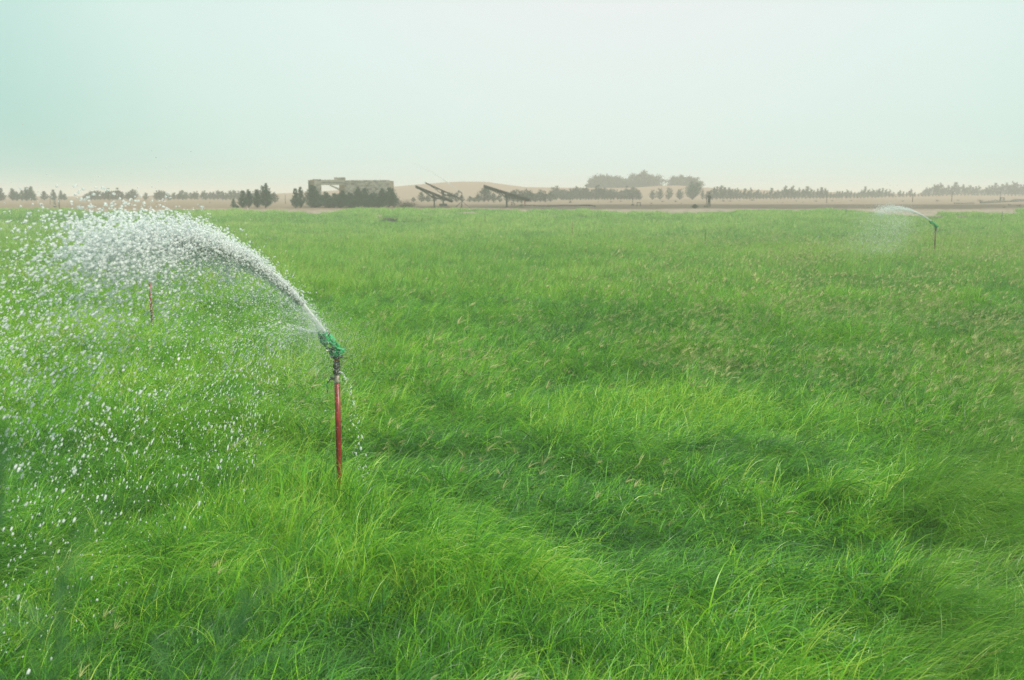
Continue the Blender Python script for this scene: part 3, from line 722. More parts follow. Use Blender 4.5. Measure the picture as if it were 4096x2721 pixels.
# single blocks laid in courses, proud of the mortar core
bl_me = []
for k in range(5):
    bm = bmesh.new(); add_box(bm, (0, 0, 0), (.385, .10, .185), bev=.0)
    for v in bm.verts: v.co += Vector([rnd.uniform(-.012, .012) for _ in range(3)])
    me = bpy.data.meshes.new('block'); bm.to_mesh(me); bm.free(); me.materials.append(M['block']); bl_me.append(me)
def lay(x0, x1, ztop, rows, y=0.03):
    n = max(1, round((x1-x0)/.4)); w = (x1-x0)/n
    for r_ in range(rows):
        z = ztop - .1 - r_*.2
        if z < .1: break
        off = (r_ % 2)*.5
        for i in range(n + (r_ % 2)):
            xa, xb = max(x0, x0+(i-off)*w), min(x1, x0+(i+1-off)*w)
            if xb-xa < .12 or (rnd.random() < .03): continue
            o = bpy.data.objects.new('block', rnd.choice(bl_me)); C.objects.link(o); o.parent = ruin
            o.location = ((xa+xb)/2, y+rnd.uniform(-.02, .02), z+rnd.uniform(-.006, .006)); o.scale.x = (xb-xa-.012)/.385
            o.rotation_euler = (rnd.uniform(-.03, .03), rnd.uniform(-.02, .02), rnd.uniform(-.02, .02))
lay(xr+.01, W, HT, 16)
lay(xp0, xp1, HL, 16)
# low brick box on top of the lintel
lay(bxp(1344), bxp(1387), bzp(711), 2, y=.15)
boxpart('parapet', bxp(1345), bxp(1386), .2, .9, bzp(721)+.003, bzp(711)-.03, M['mortar'])
boxpart('parapet', bxp(1255), bxp(1272), .80, 1.0, HL-.05, HL+.03, M['mortar'])

# ------------------------------------------------------------------ solar panel tables, seen nearly edge on
def solar(px, yc, base, Ltab, tilt, roll, yaw, label, Y, wide=3.3, block=False, post_r=.085):
    p = on_ground(px, Y); zc = CAMZ + (HOR-yc)/F*Y - p.z
    t = empty('solar_panel_table', p, 0, label, 'solar panel', 'solar panel tables at the field edge')
    bm = bmesh.new(); add_tube(bm, [(0, 0, -.1), (0, 0, zc-.18)], post_r, 14); add_lathe(bm, [(post_r*1.9, .0), (post_r*1.9, .05), (post_r, .08)], 14)
    add_lathe(bm, [(post_r*1.35, zc-.42), (post_r*1.35, zc-.3)], 14); bm_obj('post', bm, M['grey_green'], t, True)
    Rm = Euler((roll, tilt, yaw), 'XYZ').to_matrix(); O = Vector((0, 0, zc))
    def T(x, y, z): return O + Rm @ Vector((x, y, z))
    hl = Ltab/2
    bm = bmesh.new(); add_tube(bm, [T(0, -wide*.48, -.14), T(0, wide*.48, -.14)], .075, 10)
    add_box(bm, T(0, 0, -.2), (.34, .34, .22), Rm); bm_obj('torque_tube', bm, M['grey_green'], t)
    for k in range(4):
        y = -wide/2 + wide*(k+.5)/4
        bm = bmesh.new(); add_box(bm, T(0, y, -.06), (Ltab*.96, .045, .06), Rm)
        bm_obj('rail', bm, M['grey_green'], t)
        bm = bmesh.new()
        for s in (-1, 1):
            add_tube(bm, [T(s*.12, y, -.42), T(s*hl*.62, y, -.10)], .026, 6)
        add_tube(bm, [T(-.12, y, -.42), T(.12, y, -.42)], .03, 6); add_tube(bm, [T(0, y, -.44), T(0, y, -.1)], .03, 6)
        for s in (-.36, -.2, .2, .36): add_tube(bm, [T(s*Ltab, y, -.09), T(s*Ltab*.8, y, -.26+.3*abs(s))], .016, 5)
        bm_obj('truss', bm, M['grey_green'], t)
    nx = 3; pw = Ltab/nx; py_ = wide/3
    for i in range(nx):
        for j in range(3):
            bm = bmesh.new(); add_box(bm, (0, 0, 0), (pw-.03, py_-.03, .042))
            e = bm_obj('solar_panel', bm, M['solar'], t); e.location = T(-hl+pw*(i+.5), -wide/2+py_*(j+.5), .02); e.rotation_euler = Rm.to_euler()
            bm = bmesh.new(); add_box(bm, (0, 0, -.026), (pw-.1, py_-.1, .008)); add_box(bm, (0, .2, -.045), (.14, .12, .03)); bm_obj('backsheet', bm, M['backsheet'], e)
    if block:
        bm = bmesh.new(); add_box(bm, (.0, 0, .15), (.95, .9, .36), bev=.02); bm_obj('footing', bm, M['concrete'], t)
    return t
YP = yfor(828, 105)
solar(1740, 777, 828, 4.9, R(22), R(-4), R(4), 'lower left solar panel table on a post, tilted with its right end down', YP-1)
solar(1776, 764, 822, 4.9, R(24), R(-3.5), R(-3), 'solar panel table on a footing block, just behind and above the left one', YP+5, block=True)
solar(2027, 774, 831, 5.9, R(17), R(-5), R(0), 'right solar panel table on a tall post beside the pump pipes', YP, post_r=.1)

# ------------------------------------------------------------------ sprinklers
def seg(bm, a, b_, ra, rb, n=16): add_tube(bm, [a, b_], [ra, rb], n)
def make_sprinkler(loc, az_dir, label, parts_rot=0.0, pole_mat='red'):
    """big impact sprinkler on a riser, jet towards local +X"""
    t = empty('impact_sprinkler', loc, az_dir, label, 'sprinkler', 'large sprinklers on red risers')
    zr, zu, zf = 1.155, 1.235, 1.405   # red top, union bottom, flange top
    bm = bmesh.new(); n = 20
    add_tube(bm, [(0.0, 0, -.25), (0.0, 0, .2), (.003, .002, .7), (0, 0, zr)], .0262, 20); bm_obj('riser_pipe', bm, M[pole_mat], t, True)
    bm = bmesh.new(); add_lathe(bm, [(.0255, zr+.001), (.0285, zr+.004), (.0285, zr+.03), (.0265, zr+.034), (.0265, zu)], 24); bm_obj('nipple', bm, M['galv'], t, True)
    bm = bmesh.new()
    add_lathe(bm, [(.030, zu+.001), (.036, zu+.008), (.037, zu+.042), (.031, zu+.05)], 8)
    add_lathe(bm, [(.031, zu+.052), (.034, zu+.056), (.035, zu+.10), (.032, zu+.112), (.030, zu+.13)], 24)
    bm_obj('union_coupling', bm, M['dark_metal'], t)
    bm = bmesh.new(); add_lathe(bm, [(.026, zu+.131), (.028, zu+.134), (.028, zu+.143), (.026, zu+.146)], 24); bm_obj('ring', bm, M['brass'], t, True)
    bm = bmesh.new()
    add_lathe(bm, [(.027, zu+.147), (.038, zu+.155), (.044, zf-.012), (.058, zf-.010), (.058, zf), (.030, zf+.002)], 24)
    add_box(bm, (-.075, 0, zf-.006), (.07, .016, .008)); add_box(bm, (.03, .075, zf-.006), (.016, .07, .008))
    for k in range(4):
        a = k*math.pi/2+.5; add_lathe(bm, [(.007, zf), (.007, zf+.01)], 6, Matrix.Translation((math.cos(a)*.05, math.sin(a)*.05, 0)))
    bm_obj('bearing_flange', bm, M['dark_metal'], t)
    # cast body, curved elbow up into the barrel
    el = R(31)
    ex = Vector((math.cos(el), 0, math.sin(el))); 
    p0 = Vector((0, 0, zf+.005)); p1 = Vector((-.008, 0, zf+.055)); p2 = Vector((.0, 0, zf+.085)); p3 = p2 + ex*.07; p4 = p2 + ex*.30
    bm = bmesh.new(); add_tube(bm, [p0, Vector((0, 0, zf+.03)), p1, p2, p3], [.044, .043, .041, .037, .034], 20)
    add_box(bm, (-.035, .0, zf+.05), (.05, .03, .075), bev=.008); add_box(bm, (.02, -.045, zf+.045), (.05, .02, .06), bev=.006); add_box(bm, (.02, .045, zf+.045), (.05, .02, .06), bev=.006)
    add_tube(bm, [(.01, -.062, zf+.045), (.01, .062, zf+.045)], .013, 12)
    bm_obj('body', bm, M['green_paint'], t, False)
    bm = bmesh.new(); add_tube(bm, [p3, p2+ex*.12, p4], [.033, .031, .026], 20)
    for q in (.14, .22): add_tube(bm, [p2+ex*q, p2+ex*(q+.010)], [.036, .036], 20)
    bm_obj('barrel', bm, M['green_paint'], t, True)
    bm = bmesh.new(); add_tube(bm, [p4-ex*.002, p4+ex*.03, p4+ex*.034, p4+ex*.055], [.031, .031, .021, .014], 20); bm_obj('nozzle', bm, M['dark_metal'], t)
    # steel rod along the top of the barrel
    bm = bmesh.new(); nrm = Vector((-math.sin(el), 0, math.cos(el)))
    add_tube(bm, [p2-ex*.06+nrm*.044, p4+nrm*.044], .003, 6); bm_obj('tension_rod', bm, M['dark_metal'], t)
    # drive arm: a U of two rods under the barrel from the rear pivot to the spoon block at the mouth
    bm = bmesh.new()
    for s in (-1, 1):
        a = Vector((-.075, s*.040, zf+.045)); m_ = p2+ex*.10-nrm*.055+Vector((0, s*.047, 0)); e_ = p4-nrm*.07+Vector((.0, s*.03, 0))
        add_tube(bm, [a, m_, e_], [.015, .0125, .011], 10)
    add_tube(bm, [(-.075, -.052, zf+.045), (-.075, .052, zf+.045)], .019, 12)
    bm_obj('drive_arm', bm, M['green_paint'], t, False)
    bm = bmesh.new(); add_box(bm, (-.105, 0, zf+.035), (.05, .075, .045), Euler((0, -.5, 0)).to_matrix(), .008)
    bm_obj('counterweight', bm, M['green_paint'], t)
    Rb = Euler((0, -el, 0)).to_matrix()
    bm = bmesh.new(); c = p4+ex*.03-nrm*.070
    add_box(bm, c, (.07, .070, .075), Rb, .010)
    add_box(bm, c+ex*.045+nrm*.040, (.055, .060, .008), Euler((0, -el+.55, 0)).to_matrix(), .002)
    add_box(bm, c+ex*.070+nrm*.012, (.05, .06, .007), Euler((0, -el-.25, 0)).to_matrix(), .002)
    for s in (-1, 1): add_box(bm, c+ex*.055+nrm*.022+Vector((0, s*.033, 0)), (.06, .005, .06), Rb, .001)
    bm_obj('deflector_spoon', bm, M['green_paint'], t)
    bm = bmesh.new(); coil = [Vector((-.03+.012*math.cos(k*.9), -.066-.0012*k, zf+.045+.012*math.sin(k*.9))) for k in range(30)]
    add_tube(bm, coil, .002, 5); bm_obj('spring', bm, M['steel'], t)
    # bleed tap with a short green tube on the left, leaking joint on the right
    v = empty('valve', (0, 0, 0)); v.parent = t
    bm = bmesh.new(); q = Matrix.Rotation(-az_dir, 3, 'Z') @ Vector((-1, -.2, 0)); q.normalize(); z0 = zr+.045
    add_tube(bm, [q*.02+Vector((0, 0, z0)), q*.055+Vector((0, 0, z0))], .010, 10); add_tube(bm, [q*.05+Vector((0, 0, z0-.016)), q*.05+Vector((0, 0, z0+.02))], .011, 10)
    add_tube(bm, [q*.055+Vector((0, 0, z0)), q*.085+Vector((0, 0, z0-.035))], .007, 8); bm_obj('tap', bm, M['dark_metal'], v)
    bm = bmesh.new(); add_tube(bm, [q*.085+Vector((0, 0, z0-.035)), q*.092+Vector((0, 0, z0-.06)), q*.088+Vector((0, 0, z0-.135))], .005, 8); bm_obj('tube', bm, M['tubing'], v)
    return t, p4+ex*.05
S1 = Vector((-1.60, 9.0, 0)); AZ1 = R(180+82)
s1, noz_local = make_sprinkler(S1, AZ1, 'nearest sprinkler, green head on a bright red riser, throwing the big white jet')
S2 = Vector((0, 45, 0)); S2.x = ray(3737, 1020, 45).x
s2, _ = make_sprinkler(S2, R(180+30), 'small distant sprinkler on a brown red riser at the right, throwing a thin jet', pole_mat='brown_pipe')
s2.scale = (1.15, 1.15, 1.05)

# tripod sprinkler between the panels
YT = yfor(831, 105)
p = on_ground(1850, YT)
t3 = empty('tripod_sprinkler', p, 0, 'thin tripod sprinkler spraying up to the left, between the solar panels', 'sprinkler')
bm = bmesh.new(); add_tube(bm, [(0, 0, 0), (0, 0, 1.72)], .035, 10); add_tube(bm, [(0, 0, 1.35), (0, 0, 1.5)], .055, 10); bm_obj('standpipe', bm, M['hose'], t3)
for a in (8, 98, 172, 262, 215):
    bm = bmesh.new(); add_tube(bm, [(0, 0, .78), (math.cos(R(a))*.92, math.sin(R(a))*.92, .0)], .022, 8); bm_obj('leg', bm, M['hose'], t3)
bm = bmesh.new(); add_tube(bm, [(0, 0, 1.72), (-.05, 0, 1.8), (-.42, -.05, 2.05)], [.05, .05, .035], 10)
add_tube(bm, [(-.1, 0, 1.75), (-.44, -.04, 1.86)], .025, 8); add_box(bm, (-.42, 0, 1.9), (.12, .12, .26)); bm_obj('spray_head', bm, M['grey_green'], t3)

# ------------------------------------------------------------------ water
def blob(seed, sx_, kind='round'):
    bm = bmesh.new(); r = random.Random(seed)
    bmesh.ops.create_icosphere(bm, subdivisions=2, radius=1)
    ph = [r.uniform(0, 6.28) for _ in range(6)]; f = [r.uniform(1.2, 3.2) for _ in range(3)]
    for v in bm.verts:
        c = v.co.copy(); k = 1 + .28*math.sin(f[0]*c.x*2+ph[0]) + .25*math.sin(f[1]*c.y*2+ph[1]) + .22*math.sin(f[2]*c.z*2+ph[2])
        v.co = Vector((c.x*k*sx_, c.y*k, c.z*k*.9))
        if kind == 'ring': v.co += Vector((0, 0, .5*c.x*c.x))
    me = bpy.data.meshes.new('drop'); bm.to_mesh(me); bm.free(); me.shade_smooth(); me.materials.append(M['water']); return me
DROPS = [blob(1, 1.0), blob(2, 1.4), blob(3, 1.9), blob(4, 1.2), blob(5, 2.4), blob(6, 1.6, 'ring')]
fine_me = []
for s_ in (21, 22):
    me = blob(s_, 1.1); me.materials.clear(); me.materials.append(M['mist']); fine_me.append(me)
drop_col = proto_collection('water_drop', DROPS + fine_me)
def simulate(P0, az_, vh, el, k, n, spread, speed, tmax, tdist, wind=(0, 0, 0), seed=1, kvar=.5, sweep=0.0):
    """ballistic drops with drag, launched at random ages; returns positions and velocities"""
    r = np.random.default_rng(seed)
    s = speed(r, n); T = tdist(r, n)*tmax; a = az_ + r.normal(0, spread, n) - sweep*T; e = el + r.normal(0, spread*.8, n)
    v0 = vh/math.cos(el)*s
    vel = np.stack([np.cos(a)*np.cos(e)*v0, np.sin(a)*np.cos(e)*v0, np.sin(e)*v0], 1)
    kk = k*np.exp(r.normal(0, kvar, n))
    pos = np.tile(np.array(P0), (n, 1)).astype(float); dt = tmax/80; t = np.zeros(n)
    w = np.array(wind)
    for i in range(80):
        h = np.clip(T - t, 0, dt)[:, None]
        acc = -kk[:, None]*(vel - w) + np.array([0, 0, -9.8])
        pos += vel*h + .5*acc*h*h; vel = vel + acc*h; t += h[:, 0]
    return pos, vel, T/tmax, s
def vel_rot(vel):
    yaw = np.arctan2(vel[:, 1], vel[:, 0]); pit = -np.arctan2(vel[:, 2], np.hypot(vel[:, 0], vel[:, 1]))
    return np.stack([rng.uniform(0, 6.28, len(vel)), pit, yaw], 1)
def cull(sets, zoff=.25):
    P, Rt, Sc, I = (np.concatenate([s[i] for s in sets]) for i in range(4))
    Sc = np.minimum(Sc, np.median(Sc, 0)*2.7)
    ok = (P[:, 2] > ground(P[:, 0], P[:, 1])+zoff) & (P[:, 1] > 4.2)
    return P[ok], Rt[ok], Sc[ok], I[ok]

# --- big jet
noz = s1.location + Matrix.Rotation(AZ1, 3, 'Z') @ noz_local
VH, EL, KD = 9.0, R(28.3), .84
AZJ = R(180+84)
J = []
# compact core near the nozzle that frays with age
def spd_core(r, n): return 1 + r.normal(0, .025, n)
def spd_c(r, n): return np.clip(1 - np.abs(r.normal(0, .22, n)), .52, 1.0)
P_, V_, A_, S_ = simulate(noz, AZJ, VH, EL, KD, 15000, .010, spd_core, .54, lambda r, n: .14+.86*r.random(n)**1.15, seed=3, kvar=.15)
turb = np.random.default_rng(8).normal(0, 1, P_.shape)*(.005+.072*A_**1.3)[:, None]
P_ += turb; sz = (.0030 + .0024*A_)*np.exp(rng.normal(0, .35, len(P_)))
J.append((P_, vel_rot(V_), np.stack([sz*1.5, sz, sz], 1), np.where(rng.random(len(P_)) < .35, rng.integers(6, 8, len(P_)), rng.integers(0, 6, len(P_)))))
# ragged crest: clusters of drops and sheets that break up with age
nc = 240
Pc, Vc, Ac, Sc_ = simulate(noz, AZJ, VH, EL, KD, nc, .030, lambda r, n: 1.0-np.abs(r.normal(0, .08, n)), .95, lambda r, n: .28+.62*r.beta(1.0, 2.6, n), seed=5, kvar=.20, sweep=.12)
m_ = 18
Pq = np.repeat(Pc, m_, 0) + np.random.default_rng(9).normal(0, 1, (nc*m_, 3))*np.repeat(.015+.09*Ac**1.2, m_)[:, None]
sz = .0030*np.exp(rng.normal(0, .48, nc*m_))
J.append((Pq, vel_rot(np.repeat(Vc, m_, 0)), np.stack([sz*1.3, sz, sz], 1), rng.integers(0, 6, nc*m_)))
# curtain of slower drops falling out below the jet, thinner the older they are
P_, V_, A_, S_ = simulate(noz, AZJ, VH, EL, KD*1.2, 13000, .075, spd_c, 1.3, lambda r, n: r.beta(1.5, 2.1, n), seed=6, kvar=.3, sweep=.38)
P_ += np.random.default_rng(18).normal(0, 1, P_.shape)*(.02+.13*A_)[:, None]
sz = .0024*np.exp(rng.normal(0, .42, len(P_)))
J.append((P_, vel_rot(V_), np.stack([sz*1.25, sz, sz], 1), np.where(rng.random(len(P_)) < np.clip(A_*1.4-.1, .2, .85), rng.integers(6, 8, len(P_)), rng.integers(0, 5, len(P_)))))
# fast drops that travel on to the left edge
P_, V_, A_, S_ = simulate(noz, AZJ-.03, VH, EL-.03, KD*1.05, 4300, .080, lambda r, n: r.uniform(.68, 1.0, n), 1.2, lambda r, n: .38+.62*r.random(n)**1.1, seed=7, kvar=.3, sweep=.30)
P_ += np.random.default_rng(28).normal(0, 1, P_.shape)*.12
sz = .0034*np.exp(rng.normal(0, .42, len(P_)))
J.append((P_, vel_rot(V_), np.stack([sz*1.2, sz, sz], 1), rng.integers(0, 5, len(P_))))
# low secondary spray from the spoon and the drive arm
P_, V_, A_, S_ = simulate(noz+Vector((-.03, 0, -.02)), AZJ-.42, 5.2, R(20), 2.2, 1500, .07, lambda r, n: r.uniform(.5, 1.05, n), .7, lambda r, n: r.random(n), seed=12, kvar=.4)
sz = .0026*np.exp(rng.normal(0, .35, len(P_)))
J.append((P_, vel_rot(V_), np.stack([sz*1.8, sz, sz], 1), rng.integers(0, 5, len(P_))))
# very fine spray drifting round the nozzle
for (cnt_, vv, sp_, tm, kd, sdd, az_off) in ((6000, 6.0, .30, .5, 6, 13, -.35), (3000, 4, .8, .6, 9, 14, 0), (6000, 8, .10, .7, 3, 15, -.1)):
    P_, V_, A_, S_ = simulate(noz, AZJ+az_off, vv, R(25), kd, cnt_, sp_, lambda r, n: r.uniform(.3, 1.0, n), tm, lambda r, n: r.random(n), wind=(.8, .3, .2), seed=sdd, kvar=.4)
    sz = .0011*np.exp(rng.normal(0, .4, len(P_)))
    J.append((P_, vel_rot(V_), np.stack([sz, sz, sz], 1), rng.integers(6, 8, len(P_))))
P_, R_, S_, I_ = cull(J)
jet = empty('water_jet', noz, 0, 'big white water jet arching from the nearest sprinkler to the left edge', 'water jet')
o = scatter('water_drops', drop_col, P_ - np.array(noz), R_, S_, I_, np.zeros(len(P_)), jet); tag(o, kind='stuff')
# solid rope of water at the nozzle
tt = np.linspace(0, .395, 150); vz0 = VH*math.tan(EL); path = []; rr_ = []
pc, vc = Vector((0, 0, 0)), Vector((math.cos(AZJ)*VH, math.sin(AZJ)*VH, vz0))
for q in tt:
    path.append(pc.copy()); dq = tt[1]-tt[0]; ac = vc*-KD + Vector((0, 0, -9.8)); pc = pc + vc*float(dq) + ac*float(.5*dq*dq); vc = vc + ac*float(dq); rr_.append((.012+.135*q**1.2)*(1 if q < .30 else max(.05, (.40-q)/.10)))
bm = bmesh.new(); add_tube(bm, path, rr_, 18)
for v_ in bm.verts:
    f_ = (v_.co.length/1.9)
    v_.co += Vector((rnd.gauss(0, 1), rnd.gauss(0, 1), rnd.gauss(0, 1)))*(.0006+.0042*f_)
bm_obj('jet_core', bm, M['white_water'], jet, True)
# leak at the union
leak0 = s1.location + Vector((.03, -.02, 1.265))
P_, V_, A_, S_ = simulate(leak0, R(-12), .55, R(5), .6, 130, .22, lambda r, n: r.uniform(.6, 1.2, n), .5, lambda r, n: r.random(n), seed=31, kvar=.2)
sz = .0030*np.exp(rng.normal(0, .3, len(P_)))
P_, R_, S_, I_ = cull([(P_, vel_rot(V_), np.stack([sz*1.3, sz, sz], 1), rng.integers(0, 5, len(P_)))], .2)
lk = empty('leaking_water', leak0, 0, 'thin trickle of drops leaking from the coupling of the nearest sprinkler', 'water leak')
o = scatter('leak_drops', drop_col, P_-np.array(leak0), R_, S_, I_, np.zeros(len(P_)), lk); tag(o, kind='stuff')

# --- distant jet at the right
noz2 = s2.location + Matrix.Rotation(s2.rotation_euler.z, 3, 'Z') @ Vector((noz_local.x*1.15, 0, noz_local.z*1.05))
AZ2 = s2.rotation_euler.z; J = []
P_, V_, A_, S_ = simulate(noz2, AZ2, 8.0, R(24), .6, 3600, .010, spd_core, .52, lambda r, n: r.random(n)**1.1, seed=41, kvar=.15)
P_ += np.random.default_rng(48).normal(0, 1, P_.shape)*(.008+.11*A_**1.5)[:, None]
sz = .0070*np.exp(rng.normal(0, .35, len(P_))); J.append((P_, vel_rot(V_), np.stack([sz*1.6, sz, sz], 1), rng.integers(0, 6, len(P_))))
P_, V_, A_, S_ = simulate(noz2, AZ2+.10, 8.4, R(24), .8, 26000, .16, spd_c, 1.35, lambda r, n: .25+.75*r.random(n)**.8, seed=42, kvar=.5)
P_ += np.random.default_rng(49).normal(0, 1, P_.shape)*(.03+.22*A_)[:, None]
sz = .0030*np.exp(rng.normal(0, .4, len(P_))); J.append((P_, vel_rot(V_), np.stack([sz*1.2, sz, sz], 1), rng.integers(4, 8, len(P_))))
P_, R_, S_, I_ = cull(J)
jet2 = empty('water_jet', noz2, 0, 'thin distant water jet with a faint falling veil, thrown by the small right sprinkler', 'water jet')
o = scatter('water_drops', drop_col, P_-np.array(noz2), R_, S_, I_, np.zeros(len(P_)), jet2); tag(o, kind='stuff')
# --- faint jet of the tripod sprinkler
noz3 = t3.location + Vector((-.44, -.05, 2.05)); J = []
P_, V_, A_, S_ = simulate(noz3, R(180), 13, R(38), .5, 1200, .008, spd_core, .50, lambda r, n: r.random(n), seed=51, kvar=.2)
P_ += np.random.default_rng(58).normal(0, 1, P_.shape)*(.01+.16*A_**1.5)[:, None]
sz = (.012-.009*A_)*np.exp(rng.normal(0, .3, len(P_))); J.append((P_, vel_rot(V_), np.stack([sz*1.5, sz, sz], 1), rng.integers(0, 5, len(P_))))
P_, R_, S_, I_ = cull(J)
jet3 = empty('water_jet', noz3, 0, 'faint thin water jet rising up left into the sky from the tripod sprinkler', 'water jet')
o = scatter('water_drops', drop_col, P_-np.array(noz3), R_, S_, I_, np.zeros(len(P_)), jet3); tag(o, kind='stuff')

# ------------------------------------------------------------------ field stakes and far posts
def stake(px, top, base, Y, label, m='post', rad_=.014, name='field_stake', lean=0.0, group='thin marker stakes in the grass', cat='stake'):
    p = ray(px, base, Y); q = ray(px, top, Y); z0 = gz(p.x, p.y)
    t = empty(name, (p.x, p.y, z0), 0, label, cat, group); H = q.z-z0
    bm = bmesh.new(); add_tube(bm, [(0, 0, -.15), (lean*.5*H, 0, H*.5), (lean*H, 0, H)], rad_, 12); bm_obj('pipe', bm, M[m], t, True)
    bm = bmesh.new(); add_tube(bm, [(lean*(H-.04), 0, H-.05), (lean*(H+.005), 0, H+.006)], rad_*1.12, 12); bm_obj('pipe_end', bm, M['dark_metal'], t, True)
    return t
def ydist(base, zg=.3):
    Yd = 20.0
    for _ in range(40):
        z = float(np.interp(Yd, _D, _Z))+zg; p = ray(CX, base, Yd); Yd = min(max(Yd*(1+.7*((CAMZ-z)/max(CAMZ-p.z, 1e-4)-1)), 2), 300)
    return Yd
for px, top, base, lb, m, rr in ((608, 1120, 1285, 'red rusty stake among the falling drops, the nearest and thickest stake', 'red', .024), (432, 1005, 1112, 'red stake left of and beyond the nearest one, half hidden by drops', 'red', .018),
                             (354, 961, 1028, 'dark stake under the left end of the jet', 'post', .017), (307, 905, 935, 'short brownish stake just below the left tip of the jet', 'red', .02), (278, 853, 888, 'thin brown stake left of the jet tip, farthest on the left', 'red', .02),
                             (1940, 850, 890, 'thin stake in the far grass below the third solar panel', 'post', .014), (2289, 885, 937, 'thin reddish stake in the middle of the far grass', 'red', .014), (2821, 917, 966, 'thin grey stake in the grass below the standing person', 'post', .013),
                             (3383, 836, 862, 'thin green-grey stake at the left edge of the distant right jet', 'grey_green', .02), (4007, 846, 882, 'thin stake near the right edge of the far grass', 'grey_green', .02)):
    stake(px, top, base, ydist(base), lb, m, rr)
s_main = None
def post(px, top, base, label, m='post', r_=.045, foot=None, name='post', group='posts on the bare sand', cat='post'):
    Y = yfor(base, 105); p = on_ground(px, Y); H = (base-top)/F*Y
    t = empty(name, p, 0, label, cat, group)
    bm = bmesh.new(); add_tube(bm, [(0, 0, -.1), (0, 0, H*.5), (0, 0, H)], [r_, r_*.95, r_*.9], 10); bm_obj('shaft', bm, M[m], t, True)
    if foot:
        bm = bmesh.new(); add_box(bm, (-.02, 0, .09), (foot, foot*.8, .2), bev=.02); bm_obj('foot', bm, M['concrete'], t)
    else:
        bm = bmesh.new(); add_lathe(bm, [(r_*1.15, H-.03), (r_*1.15, H+.01)], 10); bm_obj('cap', bm, M[m], t)
    return t
post(237, 790, 830, 'teal pipe post on a small foot at the far left', 'teal_pipe', .05, .3)
post(253, 795, 834, 'bare teal post right of the footed one at the far left', 'teal_pipe', .05)
post(2526, 776, 822, 'thin pale post on a block, left of the low pipe hoop', 'grey_green', .045, .36)
post(2819, 780, 828, 'thin dark pole on a stone foot held by the standing person', 'post', .04, .48)
post(2279, 779, 811, 'faint thin post on a foot in front of the dense hazy row', 'grey_green', .04, .36)
post(1150, 782, 815, 'faint slender post on the sand left of the ruin', 'grey_green', .04)
post(3295, 777, 811, 'weathered post before the far trees, left of the small right jet', 'post', .06)
post(3635, 778, 809, 'dark post before the gap in the far trees at right', 'post', .07)
post(3790, 769, 806, 'post among the far trees between the dark post and the pipe hoop', 'post', .07)
post(3981, 769, 803, 'tall dark post beside the pipe hoop on the right mound', 'post', .07)
def hoop(px0, px1, top, base, label, m='hose', r_=.05, mid=None, name='pipe_hoop'):
    Y = yfor(base, 105); p = on_ground((px0+px1)/2, Y); w = (px1-px0)/F*Y/2; H = (base-top)/F*Y
    t = empty(name, p, 0, label, 'pipe frame')
    for s in (-1, 1):
        bm = bmesh.new(); add_tube(bm, [(s*w, 0, -.05), (s*w, 0, H)], r_, 10); bm_obj('leg', bm, M[m], t, True)
    bm = bmesh.new(); add_tube(bm, [(-w-r_, 0, H), (w+r_, 0, H)], r_, 10); bm_obj('crossbar', bm, M[m], t, True)
    return t
hoop(2544, 2557, 811, 824, 'small dark hoop of bent pipe standing alone on the damp ground')
hoop(3984, 3997, 792, 803, 'dark hoop of pipe on the low mound near the right edge', r_=.09)
hoop(218, 231, 788, 819, 'thin grey frame of pipe standing left of the teal posts', 'grey_green', .03)
# pump pipes by the third panel
Y = yfor(825, 105); k = Y/F
p = on_ground(2085, Y)
t = empty('pump_pipework', p, 0, 'pump outlet pipes with red valve on flat plates under the third solar panel', 'pump')
def lx(px): return (px-2085)*k
def lz(py): return (825-py)*k
for nm, x0, x1, z0, z1, m, y in (('plate', 2078, 2096, 822, 818, 'grey_green', 0), ('plate', 2070, 2086, 826, 822, 'grey_green', -.2), ('plate', 2100, 2126, 823.5, 819.5, 'grey_green', 0)):
    bm = bmesh.new(); add_box(bm, ((lx(x0)+lx(x1))/2, y, (lz(z0)+lz(z1))/2), (lx(x1)-lx(x0), .5, lz(z1)-lz(z0)), bev=.01); bm_obj(nm, bm, M[m], t)
bm = bmesh.new(); add_tube(bm, [(lx(2087), 0, 0), (lx(2087), 0, lz(802))], .04, 10); bm_obj('pipe', bm, M['post'], t, True)
bm = bmesh.new(); add_tube(bm, [(lx(2099), 0, 0), (lx(2099), 0, lz(803)), (lx(2093), 0, lz(800))], .055, 10); add_box(bm, (lx(2099), 0, lz(806)), (.15, .15, .1), bev=.01); bm_obj('valve_pipe', bm, M['red'], t)
p = on_ground(2052, yfor(823, 105))
t = empty('fence_remnant', p, 0, 'short dark leaning stakes wired together left of the pump pipes', 'stakes')
for x, h, l in ((-.22, .55, .05), (-.1, .5, -.18), (.02, .42, .1), (.2, .40, -.1), (.26, .3, 0)):
    bm = bmesh.new(); add_tube(bm, [(x, 0, 0), (x+l*.3, 0, h)], .028, 6); bm_obj('stake', bm, M['wood'], t)
bm = bmesh.new(); add_tube(bm, [(-.22, -.02, .45), (-.1, -.02, .43), (.2, -.02, .38)], .015, 5); bm_obj('wire', bm, M['wood'], t)
